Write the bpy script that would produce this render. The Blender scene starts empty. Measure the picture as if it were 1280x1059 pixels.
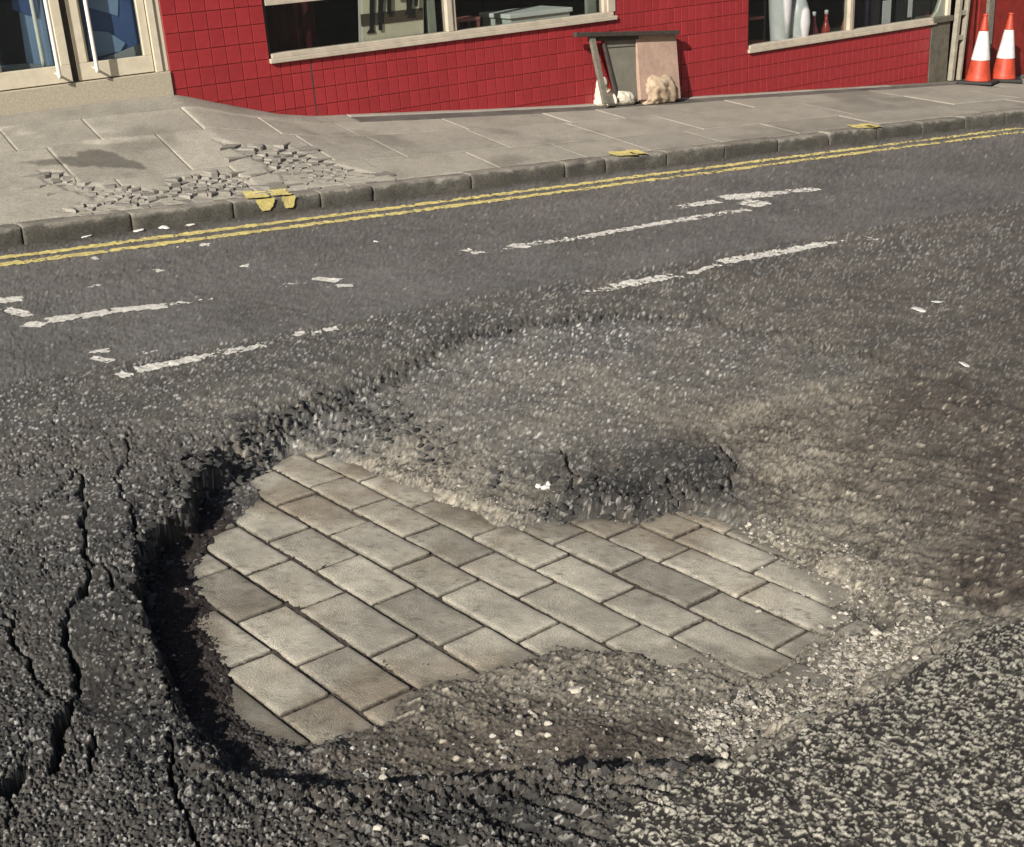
import bpy, bmesh, math, random
import numpy as np
from mathutils import Matrix, Vector
random.seed(7); RNG = np.random.default_rng(11)
SC = bpy.context.scene
COL = SC.collection

# ------------------------------------------------------------------ camera, sky, sun, exposure
# world frame: X along the street, Y across it towards the shop front, Z normal to the road
FPX, PITCH, ROLL, PSI, SLOPE = 1585.966, math.radians(20.3703), math.radians(-0.2715), math.radians(34.58975), math.radians(3.7197)
CAMH, NW = 1.6, 9.76                      # camera height, distance of the shop wall
RT = Vector((math.cos(PSI), -math.sin(PSI), 0)); FW = Vector((math.sin(PSI), math.cos(PSI), 0))
fw = FW * math.cos(PITCH) + Vector((0, 0, -math.sin(PITCH)))
up0 = RT.cross(fw)
cr = RT * math.cos(ROLL) + up0 * math.sin(ROLL)
cu = -RT * math.sin(ROLL) + up0 * math.cos(ROLL)
cam = bpy.data.cameras.new('camera'); cam_o = bpy.data.objects.new('camera', cam); COL.objects.link(cam_o)
cam.sensor_width = 36; cam.sensor_fit = 'HORIZONTAL'; cam.lens = FPX / 1280 * 36
cam.clip_start = 0.05; cam.clip_end = 600
m = Matrix((cr, cu, -fw)).transposed().to_4x4(); m.translation = (0, 0, CAMH); cam_o.matrix_world = m
SC.camera = cam_o

SUN_EL, SUN_TOWARD = math.radians(28), math.radians(26)   # light travels +X turned this much towards the wall
sd = Vector((math.cos(SUN_EL) * math.cos(SUN_TOWARD), math.cos(SUN_EL) * math.sin(SUN_TOWARD), -math.sin(SUN_EL)))
sun = bpy.data.lights.new('sun', 'SUN'); sun.energy = 5.0; sun.angle = math.radians(0.55); sun.color = (1.0, 0.955, 0.885)
so = bpy.data.objects.new('sun', sun); COL.objects.link(so); so.rotation_euler = sd.to_track_quat('-Z', 'Y').to_euler(); so.location = (-6, -4, 8)
W = bpy.data.worlds.new('World'); SC.world = W; W.use_nodes = True
nt = W.node_tree; sky = nt.nodes.new('ShaderNodeTexSky'); sky.sky_type = 'NISHITA'; sky.sun_disc = False
sky.sun_elevation = SUN_EL; sky.sun_rotation = math.atan2(-sd.x, -sd.y)
sky.dust_density = 2.5; sky.ozone_density = 0.6
nt.links.new(sky.outputs[0], nt.nodes['Background'].inputs[0]); nt.nodes['Background'].inputs[1].default_value = 0.050
SC.view_settings.view_transform = 'Standard'; SC.view_settings.look = 'None'; SC.view_settings.gamma = 1
SC.view_settings.exposure = 0.30; SC.view_settings.use_curve_mapping = False

# ------------------------------------------------------------------ pixel of the traced photograph -> place
_r, _u, _f = np.array(cr), np.array(cu), np.array(fw)
CX, CY = 640.0, 529.5
def ray(px, py): return _f + (px - CX) / FPX * _r - (py - CY) / FPX * _u
def at(px, py, z=0.0):
    d = ray(px, py); t = (z - CAMH) / d[2]; return np.array([d[0] * t, d[1] * t])
def atn(px, py, n=NW):
    d = ray(px, py); t = n / d[1]; return np.array([d[0] * t, n, CAMH + d[2] * t])
CS, SN = math.cos(SLOPE), math.sin(SLOPE)
def sv(px, py, n=NW):                     # shop-front coordinates (along, up) of a traced point
    p = atn(px, py, n); return p[0] * CS + p[2] * SN, -p[0] * SN + p[2] * CS
def shop(s, y, v): return (s * CS - v * SN, NW + y, s * SN + v * CS)   # y < 0 is towards the street

# ------------------------------------------------------------------ numpy noise
def h32(x, y, s):
    h = (x.astype(np.int64) * 374761393 + y.astype(np.int64) * 668265263 + s * 974634777) & 0xFFFFFFFF
    h = ((h ^ (h >> 13)) * 1274126177) & 0xFFFFFFFF
    h = ((h ^ (h >> 16)) * 2246822519) & 0xFFFFFFFF
    return ((h ^ (h >> 15)) & 0xFFFFFF) / float(0x1000000)
def vn(x, y, s=0):
    xi, yi = np.floor(x), np.floor(y); fx, fy = x - xi, y - yi
    fx = fx * fx * (3 - 2 * fx); fy = fy * fy * (3 - 2 * fy)
    a, b, c, d = h32(xi, yi, s), h32(xi + 1, yi, s), h32(xi, yi + 1, s), h32(xi + 1, yi + 1, s)
    return (a + (b - a) * fx) * (1 - fy) + (c + (d - c) * fx) * fy
def fbm(x, y, sc, oc=4, s=0, g=0.55):     # about -1..1
    t = np.zeros_like(x); a = 1.0; n = 0.0; q = 1.0 / sc
    for i in range(oc):
        t += a * (vn(x * q + 17.3 * i, y * q - 9.1 * i, s + i) * 2 - 1); n += a; a *= g; q *= 2.03
    return t / n * 1.5
def chips(x, y, cell, s, p=1.0, r0=.35, r1=.62, flat=1.6, elong=1.5, ang=None):
    """angular stones, one per jittered cell: height 0..1 (times its own radius), random value, cover"""
    gx, gy = np.floor(x / cell), np.floor(y / cell)
    H = np.zeros_like(x); R = np.zeros_like(x)
    for i in (-1, 0, 1):
        for j in (-1, 0, 1):
            cx_, cy_ = gx + i, gy + j
            r = (r0 + (r1 - r0) * h32(cx_, cy_, s + 3)) * cell
            a = h32(cx_, cy_, s + 4) * 6.283 if ang is None else ang + (h32(cx_, cy_, s + 4) - .5) * .9
            e = 1 + (elong - 1) * h32(cx_, cy_, s + 5)
            dx = x - (cx_ + .15 + .7 * h32(cx_, cy_, s + 1)) * cell; dy = y - (cy_ + .15 + .7 * h32(cx_, cy_, s + 2)) * cell
            ca, sa = np.cos(a), np.sin(a)
            u = np.abs(dx * ca + dy * sa) / e; w = np.abs(-dx * sa + dy * ca) * e ** .5
            dd = (u ** 2.6 + w ** 2.6 + (.55 * (u + w)) ** 2.6) ** (1 / 2.6) / r
            tl = 1 + .5 * ((dx * np.cos(a * 3) + dy * np.sin(a * 3)) / r)
            h = np.clip((1 - dd) * flat, 0, 1) ** .6 * (.6 + .4 * h32(cx_, cy_, s + 6)) * tl
            h = np.where(h32(cx_, cy_, s + 7) < p, h, 0)
            k = h > H
            H = np.where(k, h, H); R = np.where(k, h32(cx_, cy_, s + 8), R)
    return H, R
def cellgap(x, y, cell, s):
    gx, gy = np.floor(x / cell), np.floor(y / cell); f1 = np.full(x.shape, 9.); f2 = np.full(x.shape, 9.)
    for i in (-1, 0, 1):
        for j in (-1, 0, 1):
            d = np.hypot(x - (gx + i + .1 + .8 * h32(gx + i, gy + j, s)) * cell, y - (gy + j + .1 + .8 * h32(gx + i, gy + j, s + 1)) * cell)
            f2 = np.where(d < f1, f1, np.minimum(f2, d)); f1 = np.minimum(f1, d)
    return f2 - f1
def ss(a, b, x):
    t = np.clip((x - a) / (b - a), 0, 1); return t * t * (3 - 2 * t)
def segdist(x, y, P, closed):
    P = np.asarray(P); n = len(P); D = np.full(x.shape, 1e9); T = np.zeros_like(x); L = 0
    for i in range(n if closed else n - 1):
        a, b = P[i], P[(i + 1) % n]; e = b - a; l2 = e @ e + 1e-12
        t = np.clip(((x - a[0]) * e[0] + (y - a[1]) * e[1]) / l2, 0, 1)
        d = np.hypot(x - a[0] - t * e[0], y - a[1] - t * e[1])
        k = d < D; D = np.where(k, d, D); T = np.where(k, L + t * math.sqrt(l2), T); L += math.sqrt(l2)
    return D, T / max(L, 1e-9)
def sdf(x, y, P):                         # signed distance, positive inside
    P = np.asarray(P); D, _ = segdist(x, y, P, True); ins = np.zeros(x.shape, bool); n = len(P)
    for i in range(n):
        a, b = P[i], P[(i + 1) % n]
        if a[1] == b[1]: continue
        c = ((a[1] > y) != (b[1] > y)) & (x < (b[0] - a[0]) * (y - a[1]) / (b[1] - a[1]) + a[0])
        ins ^= c
    return np.where(ins, D, -D)
def idw(x, y, C, pw=3.0):
    num = np.zeros_like(x); den = np.zeros_like(x)
    for (cx_, cy_, v) in C:
        w = 1.0 / ((x - cx_) ** 2 + (y - cy_) ** 2 + 1e-4) ** (pw / 2); num += w * v; den += w
    return num / den
def px_poly(pts, z=0.0): return [at(a, b, z) for a, b in pts]
def px_ctrl(pts, z=0.0): return [(*at(a, b, z), v) for a, b, v in pts]

# ------------------------------------------------------------------ the road surface: heights and colours
ZB = -0.100                               # top of the old paving blocks in the hole
SEAM = 5.13                               # where the newer asphalt strip begins
EXPOSED = px_poly([(366,566),(415,567),(455,586),(520,612),(575,634),(640,664),(668,655),(705,652),(745,648),(800,655),(850,640),(905,652),(960,685),
    (1002,716),(1038,742),(1042,772),(1012,800),(992,828),(930,826),(870,806),(812,818),(752,816),(700,806),(655,822),(602,842),(548,856),
    (502,880),(492,902),(430,925),(382,934),(330,920),(290,895),(281,850),(268,800),(256,760),(245,715),(250,682),(285,655),(322,624),(306,600),(332,586)], ZB)
FRINGE = px_poly([(880,650),(960,670),(1060,730),(1130,770),(1120,800),(1060,850),(1000,880),(930,890),(890,850),(830,840),(780,812)], ZB)
MOUND = px_poly([(650,565),(720,548),(800,560),(870,525),(912,540),(926,592),(880,622),(780,640),(700,632),(640,610)], -.03)
FLATSLAB = px_poly([(104,758),(150,752),(172,775),(186,850),(196,930),(140,935),(112,905),(96,880),(106,838),(98,800)])
HOLE = px_poly([(322,542),(292,560),(258,582),(234,600),(226,636),(192,652),(166,690),(160,735),(180,788),(196,850),(222,905),(262,945),(330,972),
    (420,982),(520,976),(600,968),(700,948),(800,955),(893,956),(960,925),(1040,882),(1120,836),(1195,797),(1285,758),(1480,660),(1480,500),(1290,505),
    (1200,462),(1110,452),(1012,474),(952,496),(888,526),(908,548),(920,580),(890,584),(848,592),(782,600),(722,590),(676,580),(622,560),(560,538),
    (500,520),(455,508),(400,500),(362,510),(340,526)])
RUBBLE = px_poly([(300,570),(340,532),(392,498),(470,470),(560,424),(652,404),(762,392),(880,392),(1000,420),(1110,445),(1150,470),(1010,500),(930,640),(700,700),(450,600)])
PATCH = px_poly([(1500,640),(1280,768),(1190,805),(1120,845),(1040,890),(960,932),(895,962),(810,985),(760,1030),(700,1200),(1500,1200)])
INHOLE = px_ctrl([(210,720,-.090),(215,800,-.090),(180,760,-.090),(230,660,-.090),(1000,560,-.046),(1200,600,-.030),(1280,510,-.014),(1280,700,-.024),(1120,690,-.060),(1160,770,-.058),(1050,480,-.034),(940,520,-.045),
    (600,905,-.076),(740,930,-.070),(400,955,-.072),(200,700,-.092),(225,850,-.092),(200,760,-.092),(262,610,-.092),(300,930,-.084),(550,595,-.080),(480,575,-.084),
    (660,630,-.086),(950,885,-.080),(840,860,-.088),(680,850,-.090),(1000,870,-.082),(890,940,-.072),(850,880,-.085),(1050,800,-.088),(1000,660,-.080),(930,620,-.066),
    (1100,740,-.076),(330,570,-.078),(1400,600,-.012)], -.05)
WIDTH = px_ctrl([(200,640,.035),(236,612,.06),(160,740,.025),(200,860,.05),(260,940,.09),(400,980,.10),(600,968,.07),(800,955,.035),(893,956,.03),(1000,900,.10),(1200,795,.12),
    (1100,455,.07),(952,496,.05),(900,530,.05),(926,580,.03),(880,600,.10),(780,620,.15),(640,590,.15),(500,530,.16),(400,515,.15),(320,545,.10),(280,570,.05),(250,595,.022)])
TOPZ = px_ctrl([(700,500,-.034),(500,510,-.058),(430,530,-.064),(450,480,-.030),(560,545,-.070),(850,560,-.040),(760,590,-.050),(640,585,-.074),(800,430,-.020),(950,450,-.022),(1100,420,-.012),(1280,440,-.010),(560,400,-.003),(400,440,0),
    (100,700,.006),(160,640,.018),(145,700,.014),(165,760,.010),(215,590,.006),(50,900,0),(20,600,0),(120,800,-.006),(135,860,-.020),(160,930,-.024),(240,1010,-.014),(330,1030,-.012),(500,1050,0),(700,1010,-.004),(800,1050,0),(1000,1050,0),(1200,950,0),
    (1280,850,0),(340,470,0),(395,505,-.028),(290,545,-.002),(180,640,0),(600,350,0),(900,330,0),(1280,300,0),(300,400,0),(700,380,-.002)])
ROUGH = px_ctrl([(250,560,1.0),(400,500,1.2),(560,430,1.0),(700,410,.8),(850,400,.6),(100,700,.75),(50,600,.6),(60,900,.9),(140,850,.35),(220,1000,.7),(300,1030,.9),(500,1020,1.0),(700,1000,.9),
    (800,590,1.1),(870,580,1.2),(650,520,.7),(1000,400,.5),(1200,380,.4),(100,500,.4),(300,450,.45),(60,470,.2),(1000,640,.5),(1200,560,.3),(1250,680,.2),(700,900,.25),(1050,850,.5),(600,640,.2),(520,360,.25),(1200,300,.25)])
CRACKS = [  # traced line, half width, depth
    ([(100,585),(107,650),(114,705),(104,741),(89,762),(84,798),(95,837),(84,880),(77,923),(66,948),(39,958),(18,984),(2,1025)], .0085, .060),
    ([(84,880),(72,905),(77,935),(60,960)], .018, .060), ([(30,950),(15,985)], .020, .05),
    ([(4,766),(18,798),(27,812),(43,834),(47,859),(66,868),(80,880)], .0065, .045),
    ([(158,531),(158,565),(149,599),(151,622),(165,636),(173,666),(178,690),(172,705)], .0050, .040), ([(166,640),(173,668),(179,692)], .009, .04),
    ([(99,583),(86,600),(74,609),(58,626),(50,640)], .0055, .02), ([(116,706),(132,712),(140,735)], .006, .03),
    ([(188,768),(195,800),(200,845),(215,880)], .006, .035), ([(205,905),(215,950),(222,990),(236,1020),(250,1045)], .007, .04),
    ([(900,538),(914,556),(920,575),(923,596)], .012, .03), ([(108,905),(118,930),(112,950)], .006, .03), ([(70,500),(64,560),(30,590)], .003, .012), ([(40,650),(10,700)], .003, .012),
    ([(700,540),(712,565),(716,590)], .007, .03), ([(1005,534),(1040,541),(1075,545)], .004, .012), ([(1000,562),(1080,556)], .004, .010),
    ([(1095,530),(1105,540)], .004, .010), ([(700,955),(760,975),(840,985)], .006, .025), ([(520,968),(610,962),(640,985)], .007, .03), ([(745,968),(790,990),(830,1010)], .006, .02),
    ([(330,985),(400,1000),(470,990)], .004, .015), ([(560,1000),(610,1030),(650,1050)], .005, .02)]
CRACKS = [(np.array(px_poly(p)), w, d) for p, w, d in CRACKS]
WEB = px_ctrl([(60,650,1),(30,800,1),(140,600,.9),(120,720,.8),(60,1000,.9),(200,560,.7),(260,1030,.7),(150,850,.4),(300,480,.2),(100,480,.3),(500,400,0),(600,1020,.2),(900,900,0),(700,600,.3),(1000,500,0),(400,980,.4)])
STREAK = px_ctrl([(480,1010,.7),(600,1000,1),(700,1000,1),(800,1000,.9),(560,1050,.9),(760,1050,.7),(860,975,.6),(320,1000,.15),(200,950,0),(400,940,0),(700,920,0),(960,960,0),(900,1050,.1),(150,700,0)])
CRUMB = px_ctrl([(230,580,1.1),(330,530,1.1),(430,490,1.0),(540,510,.8),(640,590,.6),(760,610,1.0),(860,600,1.1),(915,560,.5),(170,690,.7),(165,780,.5),(230,930,.7),(400,985,.8),(600,970,.9),(750,955,.6),(880,960,.3),(1000,900,.25),(1100,850,.15),(1200,600,0),(1000,470,.1),(1280,760,0)])
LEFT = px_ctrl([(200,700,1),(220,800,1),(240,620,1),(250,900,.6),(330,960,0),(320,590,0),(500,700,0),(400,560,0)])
BANK = px_ctrl([(200,680,2.6),(250,850,2.2),(250,615,1.1),(205,650,1.6),(300,580,1.0),(330,555,.7),(400,540,.55),(500,560,.45),(640,610,.5),(780,640,.6),(870,630,.65),(950,640,.6),(1050,720,.5),(1000,850,.4),(700,860,.35),(450,950,.5),(330,950,1.0)])
DUST = px_ctrl([(1000,580,1),(1050,650,1.0),(1150,720,.9),(950,520,.95),(1200,600,.75),(1280,560,.6),(1280,700,.75),(1080,800,1),(970,870,1),(1000,830,1),(560,595,1),(600,612,1),(520,562,.9),(480,575,.9),(640,640,.8),(850,870,.75),
    (700,860,.9),(600,900,.85),(740,915,.85),(820,905,.8),(450,940,.65),(330,940,.3),(250,840,.08),(200,700,.05),(240,620,.1),(800,600,.12),(870,570,.10),(720,600,.2),(780,635,.22),(860,625,.2),(720,630,.3),(650,560,.3),(600,500,.25),(750,480,.45),(850,460,.4),
    (900,430,.38),(1100,400,.45),(1280,380,.45),(1280,450,.5),(500,480,.12),(400,520,.15),(560,420,.08),(300,450,.12),(60,500,.10),(60,700,.06),(100,850,.06),(250,1000,.08),(500,1010,.12),(700,1010,.14),(1000,1000,.3),(1200,900,.35),
    (600,340,.14),(900,310,.25),(1200,290,.36),(200,380,.15),(400,320,.15),(1000,230,.2),(1250,200,.32),(760,420,.10)])
def ground(x, y, fine=True):
    """height and albedo of the road sheet at world points"""
    wx = fbm(x, y, .10, 4, 5) * .018 + fbm(x, y, .028, 3, 6) * .006; wy = fbm(x, y, .10, 4, 25) * .018 + fbm(x, y, .028, 3, 26) * .006
    X, Y = x + wx, y + wy
    e = sdf(X, Y, EXPOSED); hsd = sdf(X, Y, HOLE); rub = ss(-.03, .05, sdf(X, Y, RUBBLE)); pat = ss(-.008, .012, sdf(X, Y, PATCH))
    mo = ss(-.04, .05, sdf(X, Y, MOUND)); rub = rub * (1 - .85 * mo); fs_ = ss(-.02, .03, sdf(X, Y, FLATSLAB))
    rough = np.clip(idw(x, y, ROUGH) + .5 * mo, 0, 2) * (1 - .85 * fs_); dust = np.clip(idw(X, Y, DUST, 3.4) + .22 * fbm(x, y, .12, 4, 61), 0, 1)
    strip = ss(SEAM - .004, SEAM + .012, y + .006 * fbm(x, y, .3, 3, 9))
    near = 1 - ss(4.2, 5.2, y)
    rough = rough * (1 - strip) + .1 * strip
    low = fbm(x, y, .7, 3, 1) * .004 * (1 - .5 * strip)
    top = idw(X, Y, TOPZ, 3.0) + low + (rough * .0055) * fbm(x, y, .055, 4, 71) * (1 - strip) + .0045 * strip
    wid = idw(x, y, WIDTH, 4.0) * (1 + .5 * fbm(x, y, .05, 3, 31))
    inn = np.minimum(idw(X, Y, INHOLE, 3.6), .02) + fbm(x, y, .06, 4, 41) * .006 * (.5 + rough)
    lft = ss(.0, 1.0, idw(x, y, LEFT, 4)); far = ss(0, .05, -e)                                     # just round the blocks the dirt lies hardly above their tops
    inn = (ZB + .002 + .004 * fbm(x, y, .035, 3, 43)) * (1 - far) + np.maximum(inn, ZB + .004) * far
    k = ss(0, 1, hsd / np.maximum(wid, .012))
    z = top * (1 - k) + inn * k
    slope = idw(x, y, BANK, 3)
    cap = ZB + .003 + np.maximum(-e, 0) * slope * (1 + .5 * fbm(x, y, .06, 3, 47)) + .006 * fbm(x, y, .025, 3, 48) * ss(0, .03, -e)
    kc = ss(.012, -.012, cap - z); z = z * (1 - kc) + cap * kc; k = np.maximum(k, kc * .8)
    face = np.clip(4 * k * (1 - k), 0, 1)                     # broken edge
    lump, lr = chips(x, y, .034, 200, .85, .3, .6, 2.0, 1.5)
    z = z + face * (lump - .35) * .009 * (1 - .93 * ss(.2, .6, dust))
    cru = np.exp(-((hsd + .035) / .075) ** 2) * np.clip(idw(x, y, CRUMB, 4), 0, 1.2)
    lu2, lr2 = chips(X, Y, .024, 220, .95, .3, .62, 1.8, 1.4)
    z = z + cru * ((lump - .45) * .013 + (lu2 - .5) * .011) * (1 - .35 * ss(2.6, 4.0, np.hypot(x, y)))
    # crumbling edge of the layer above the rubble
    band = np.exp(-((sdf(X, Y, RUBBLE) - .0) / .085) ** 2) * ss(-2.2, .0, -(x - 3.4)) * (1 - k)
    z = z + band * ((lump - .5) * .020 + (lu2 - .5) * .010)
    for P, w, d in CRACKS:
        D, T = segdist(x + wx * .9 + .006 * fbm(x, y, .024, 4, 91, .7), y + wy * .9 + .006 * fbm(x, y, .024, 4, 92, .7), P, False)
        ww = w * (.45 + 1.1 * vn(x * 22, y * 22, 77)) * (.35 + .65 * np.sin(np.clip(T, 0, 1) * math.pi) ** .4)
        z = z - d * ss(1.0, .35, D / ww) * (1 - .5 * k)
    # fine web of cracks left of the hole, and dragged streaks on the near lip
    xw, yw = x + .030 * fbm(x, y, .09, 4, 171), y + .030 * fbm(x, y, .09, 4, 172)
    web = np.clip(idw(x, y, WEB, 4), 0, 1) * ss(.42, .58, vn(x * 5, y * 5, 173)); cg = np.minimum(cellgap(xw, yw, .15, 174), cellgap(xw, yw, .085, 176) * 1.7)
    z = z - .014 * web * ss(.0052, .0012, cg) * (1 - k)
    stk = np.clip(idw(x, y, STREAK, 4), 0, 1); ca_, sa_ = math.cos(-1.2), math.sin(-1.2)
    sk = fbm((x * ca_ + y * sa_) * .22, -x * sa_ + y * ca_, .022, 4, 181); z = z + stk * (.010 * sk - .004) * (1 - pat)
    # aggregate (its pattern runs on down the broken faces)
    x0_, y0_ = x, y; x = x - 1.3 * z; y = y + 1.1 * z
    s1, r1 = chips(x + .0022 * fbm(x, y, .012, 2, 301), y + .0022 * fbm(x, y, .012, 2, 302), .0110, 300, 1.0, .34, .66, 2.0, 1.5)
    s2, r2 = chips(x, y, .0075, 340, .9, .35, .62, 2.2, 1.4)
    pxw = x + .006 * fbm(x, y, .012, 3, 381); pyw = y + .006 * fbm(x, y, .012, 3, 382)
    pa, pr = chips(pxw, pyw, .0118, 380, .90, .26, .64, 3.2, 1.6, ang=-1.35)
    amp = .0034 + .0046 * rough
    amp = amp * (1 - strip) * (1 - .55 * fs_) * (1 - .62 * ss(2.3, 3.9, np.hypot(x, y))) + .0012 * strip
    lc, lq = chips(x, y, .028, 420, .30, .14, .34, 2.5, 1.5)  # loose chips lying on the dusty floor
    bed = ss(.004, .016, e)                                   # inside the exposed area only the joint sand shows
    buried = np.clip(dust * 1.5 - .40, 0, 1) * k
    z = z + (amp * (s1 - .55) * (1 - .88 * buried) + .0018 * (s2 - .5)) * (1 - pat) * (1 - .8 * bed) + pat * .0034 * (pa - .4)
    fr = ss(-.02, .05, sdf(X, Y, FRINGE)) * (1 - bed)
    grain = fbm(x, y, .011, 4, 55, .7) * k * np.clip(dust, 0, 1) * (1 - bed) * (1 - pat)
    pit = ss(.18, .55, fbm(x, y, .010, 3, 155, .6)) * ss(.3, .7, vn(x * 8, y * 8, 156) + .35 * (1 - ss(1.4, 2.2, np.hypot(x - 1.9, y - 1.9)))) * k * ss(.3, .7, dust) * (1 - pat)
    grain = grain * (1 - .6 * ss(2.3, 3.9, np.hypot(x, y)))
    z = z + .0026 * grain - .0032 * pit * (1 - bed)
    z = z * (1 - fr) + (ZB + .0022 * grain - .0005 - .003 * pit + .0052 * fbm(x, y, .07, 4, 49) + .008 * ss(.02, .25, -e) + .0022 * (s2 - .4) + .003 * lc * (lc > .3)) * fr
    z = z * (1 - bed) + (ZB - .0075 + .004 * fbm(x, y, .03, 3, 44) + .002 * (s2 - .4)) * bed
    lsel = k * ss(.3, .6, dust) * (1 - bed) * (1 - pat)
    z = z + lsel * lc * .006
    # ---- albedo
    x, y = x0_, y0_
    def c3(r, g, b): return np.array([r, g, b])
    def mix(A, B, t): return A * (1 - t[..., None]) + B * t[..., None]
    one = np.ones(x.shape + (3,))
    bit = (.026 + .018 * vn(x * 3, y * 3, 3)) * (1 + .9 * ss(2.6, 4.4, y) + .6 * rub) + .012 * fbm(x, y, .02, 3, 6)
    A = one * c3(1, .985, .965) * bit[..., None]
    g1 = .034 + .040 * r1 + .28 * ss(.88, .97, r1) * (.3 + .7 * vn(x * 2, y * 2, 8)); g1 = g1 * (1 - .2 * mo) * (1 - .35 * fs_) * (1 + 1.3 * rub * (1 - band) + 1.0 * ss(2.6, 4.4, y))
    A = mix(A, one * c3(1, .98, .94) * g1[..., None], ss(.10, .45, s1))
    A = A * (1 - .45 * np.clip(np.maximum(cru, band), 0, 1) * (1 - dust))[..., None]
    A = mix(A, one * c3(1, .97, .92) * (.10 + .30 * r2)[..., None], ss(.2, .5, s2) * ss(.80, .86, r2) * .8)
    St = one * c3(1, .975, .95) * (.125 + .026 * fbm(x, y, .45, 4, 14) + .05 * (s2 - .4) + .02 * fbm(x, y, .03, 3, 15) + (.06 + .16 * ss(.985, .99, r1)) * ss(.86, .96, r1) * ss(.3, .6, s1))[..., None]
    A = A * (1 + stk * np.clip(.5 * sk - .22, -.6, .5))[..., None]
    A = mix(A, St, strip)
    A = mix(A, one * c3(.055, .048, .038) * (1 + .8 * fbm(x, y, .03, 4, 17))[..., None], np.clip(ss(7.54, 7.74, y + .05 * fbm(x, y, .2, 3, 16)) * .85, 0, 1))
    D1 = one * c3(.290, .265, .218) * (.82 + .42 * fbm(x, y, .10, 5, 51) + .22 * fbm(x, y, .012, 3, 52))[..., None]
    gr = fbm(x, y, .0085, 4, 55, .75); grz = np.clip(.25 + .75 * vn(x * 11, y * 11, 56) + .0 * gr, 0, 1)
    D1 = D1 * np.clip(1 + 1.15 * gr * grz, .22, 1.8)[..., None]
    br = idw(x, y, BROWN, 3) + .2 * fbm(x, y, .2, 4, 53)
    D1 = mix(D1, one * c3(.110, .090, .074) * (.8 + .5 * fbm(x, y, .04, 4, 54))[..., None], np.clip(br, 0, 1))
    D1 = mix(D1, one * c3(.42, .38, .31) * (.55 + .6 * r2)[..., None], ss(.3, .6, s2) * ss(.45, .6, vn(x * 14, y * 14, 58) * .6 + .4 * r2) * (1 - np.clip(br, 0, .85)))
    D1 = D1 * (1 - .62 * pit)[..., None]
    cover = np.clip(dust * (1.25 - .75 * (s1 * (1 - k * .7))) , 0, 1) * (1 - strip * .55)
    A = mix(A, D1, cover)
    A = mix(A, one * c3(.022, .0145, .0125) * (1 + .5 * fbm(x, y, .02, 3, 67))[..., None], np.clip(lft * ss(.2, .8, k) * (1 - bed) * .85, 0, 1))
    A = mix(A, one * c3(.40, .36, .29) * (.45 + .75 * lq)[..., None], lsel * ss(.2, .5, lc))
    Pc = mix(one * c3(.034, .030, .027) * (1 + .5 * fbm(x, y, .03, 3, 63))[..., None], one * c3(.54, .51, .43) * (.40 + .65 * pr)[..., None], ss(.22, .62, pa + .5 * fbm(x, y, .006, 3, 64) + .3 * fbm(x, y, .05, 3, 65)) * ss(.0, .25, pr))
    A = mix(A, Pc, pat)
    A = mix(A, one * c3(.060, .048, .037) * (1 + .5 * fbm(x, y, .02, 3, 66))[..., None], bed * .9)
    return z, np.clip(A * np.array([1.01, 1.0, .965]), .008, .8)
BROWN = px_ctrl([(740,920,1.0),(600,905,.9),(850,900,.7),(700,870,.6),(450,950,.95),(330,950,1),(250,850,1),(200,720,1),(240,620,1),(800,600,.8),(870,580,.9),(560,590,.0),(600,610,-.1),(520,555,.0),(480,570,.0),(700,828,.1),(560,868,.25),(830,835,.0),(640,640,.1),(950,870,-.3),
    (1050,800,-.3),(1110,755,-.3),(1000,650,.05),(960,560,.2),(1080,660,.1),(1150,620,.55),(1270,620,.95),(1250,720,1.0),(1200,500,.85),(1280,400,.9),(1050,520,.3),(1100,760,.1),(900,430,.4),(1200,400,.6),(1250,250,.7),(600,480,.3)], -.03)

def new_mesh(name, verts, faces_flat, loop_tot, smooth=True):
    me = bpy.data.meshes.new(name)
    me.vertices.add(len(verts)); me.vertices.foreach_set('co', np.ascontiguousarray(verts, np.float32).ravel())
    me.loops.add(len(faces_flat)); me.loops.foreach_set('vertex_index', np.ascontiguousarray(faces_flat, np.int32))
    lt = np.asarray(loop_tot, np.int32); st = np.concatenate([[0], np.cumsum(lt)[:-1]]).astype(np.int32)
    me.polygons.add(len(lt)); me.polygons.foreach_set('loop_start', st)
    me.polygons.foreach_set('use_smooth', np.full(len(lt), smooth))
    me.update(calc_edges=True); me.validate(); return me
def set_col(me, c, name='albedo'):
    a = me.attributes.new(name, 'FLOAT_COLOR', 'POINT')
    a.data.foreach_set('color', np.concatenate([c, np.ones((len(c), 1))], 1).astype(np.float32).ravel())
def link(name, me, parent=None, mat=None, **props):
    o = bpy.data.objects.new(name, me); COL.objects.link(o)
    if parent: o.parent = parent
    if mat and hasattr(me, 'materials') and not me.materials: me.materials.append(mat)
    for k, v in props.items(): o[k] = v
    return o
def empty(name, label, cat, group=None, loc=(0, 0, 0)):
    o = bpy.data.objects.new(name, None); COL.objects.link(o); o.location = loc; o.empty_display_size = .1
    o['label'] = label; o['category'] = cat
    if group: o['group'] = group
    return o

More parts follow.
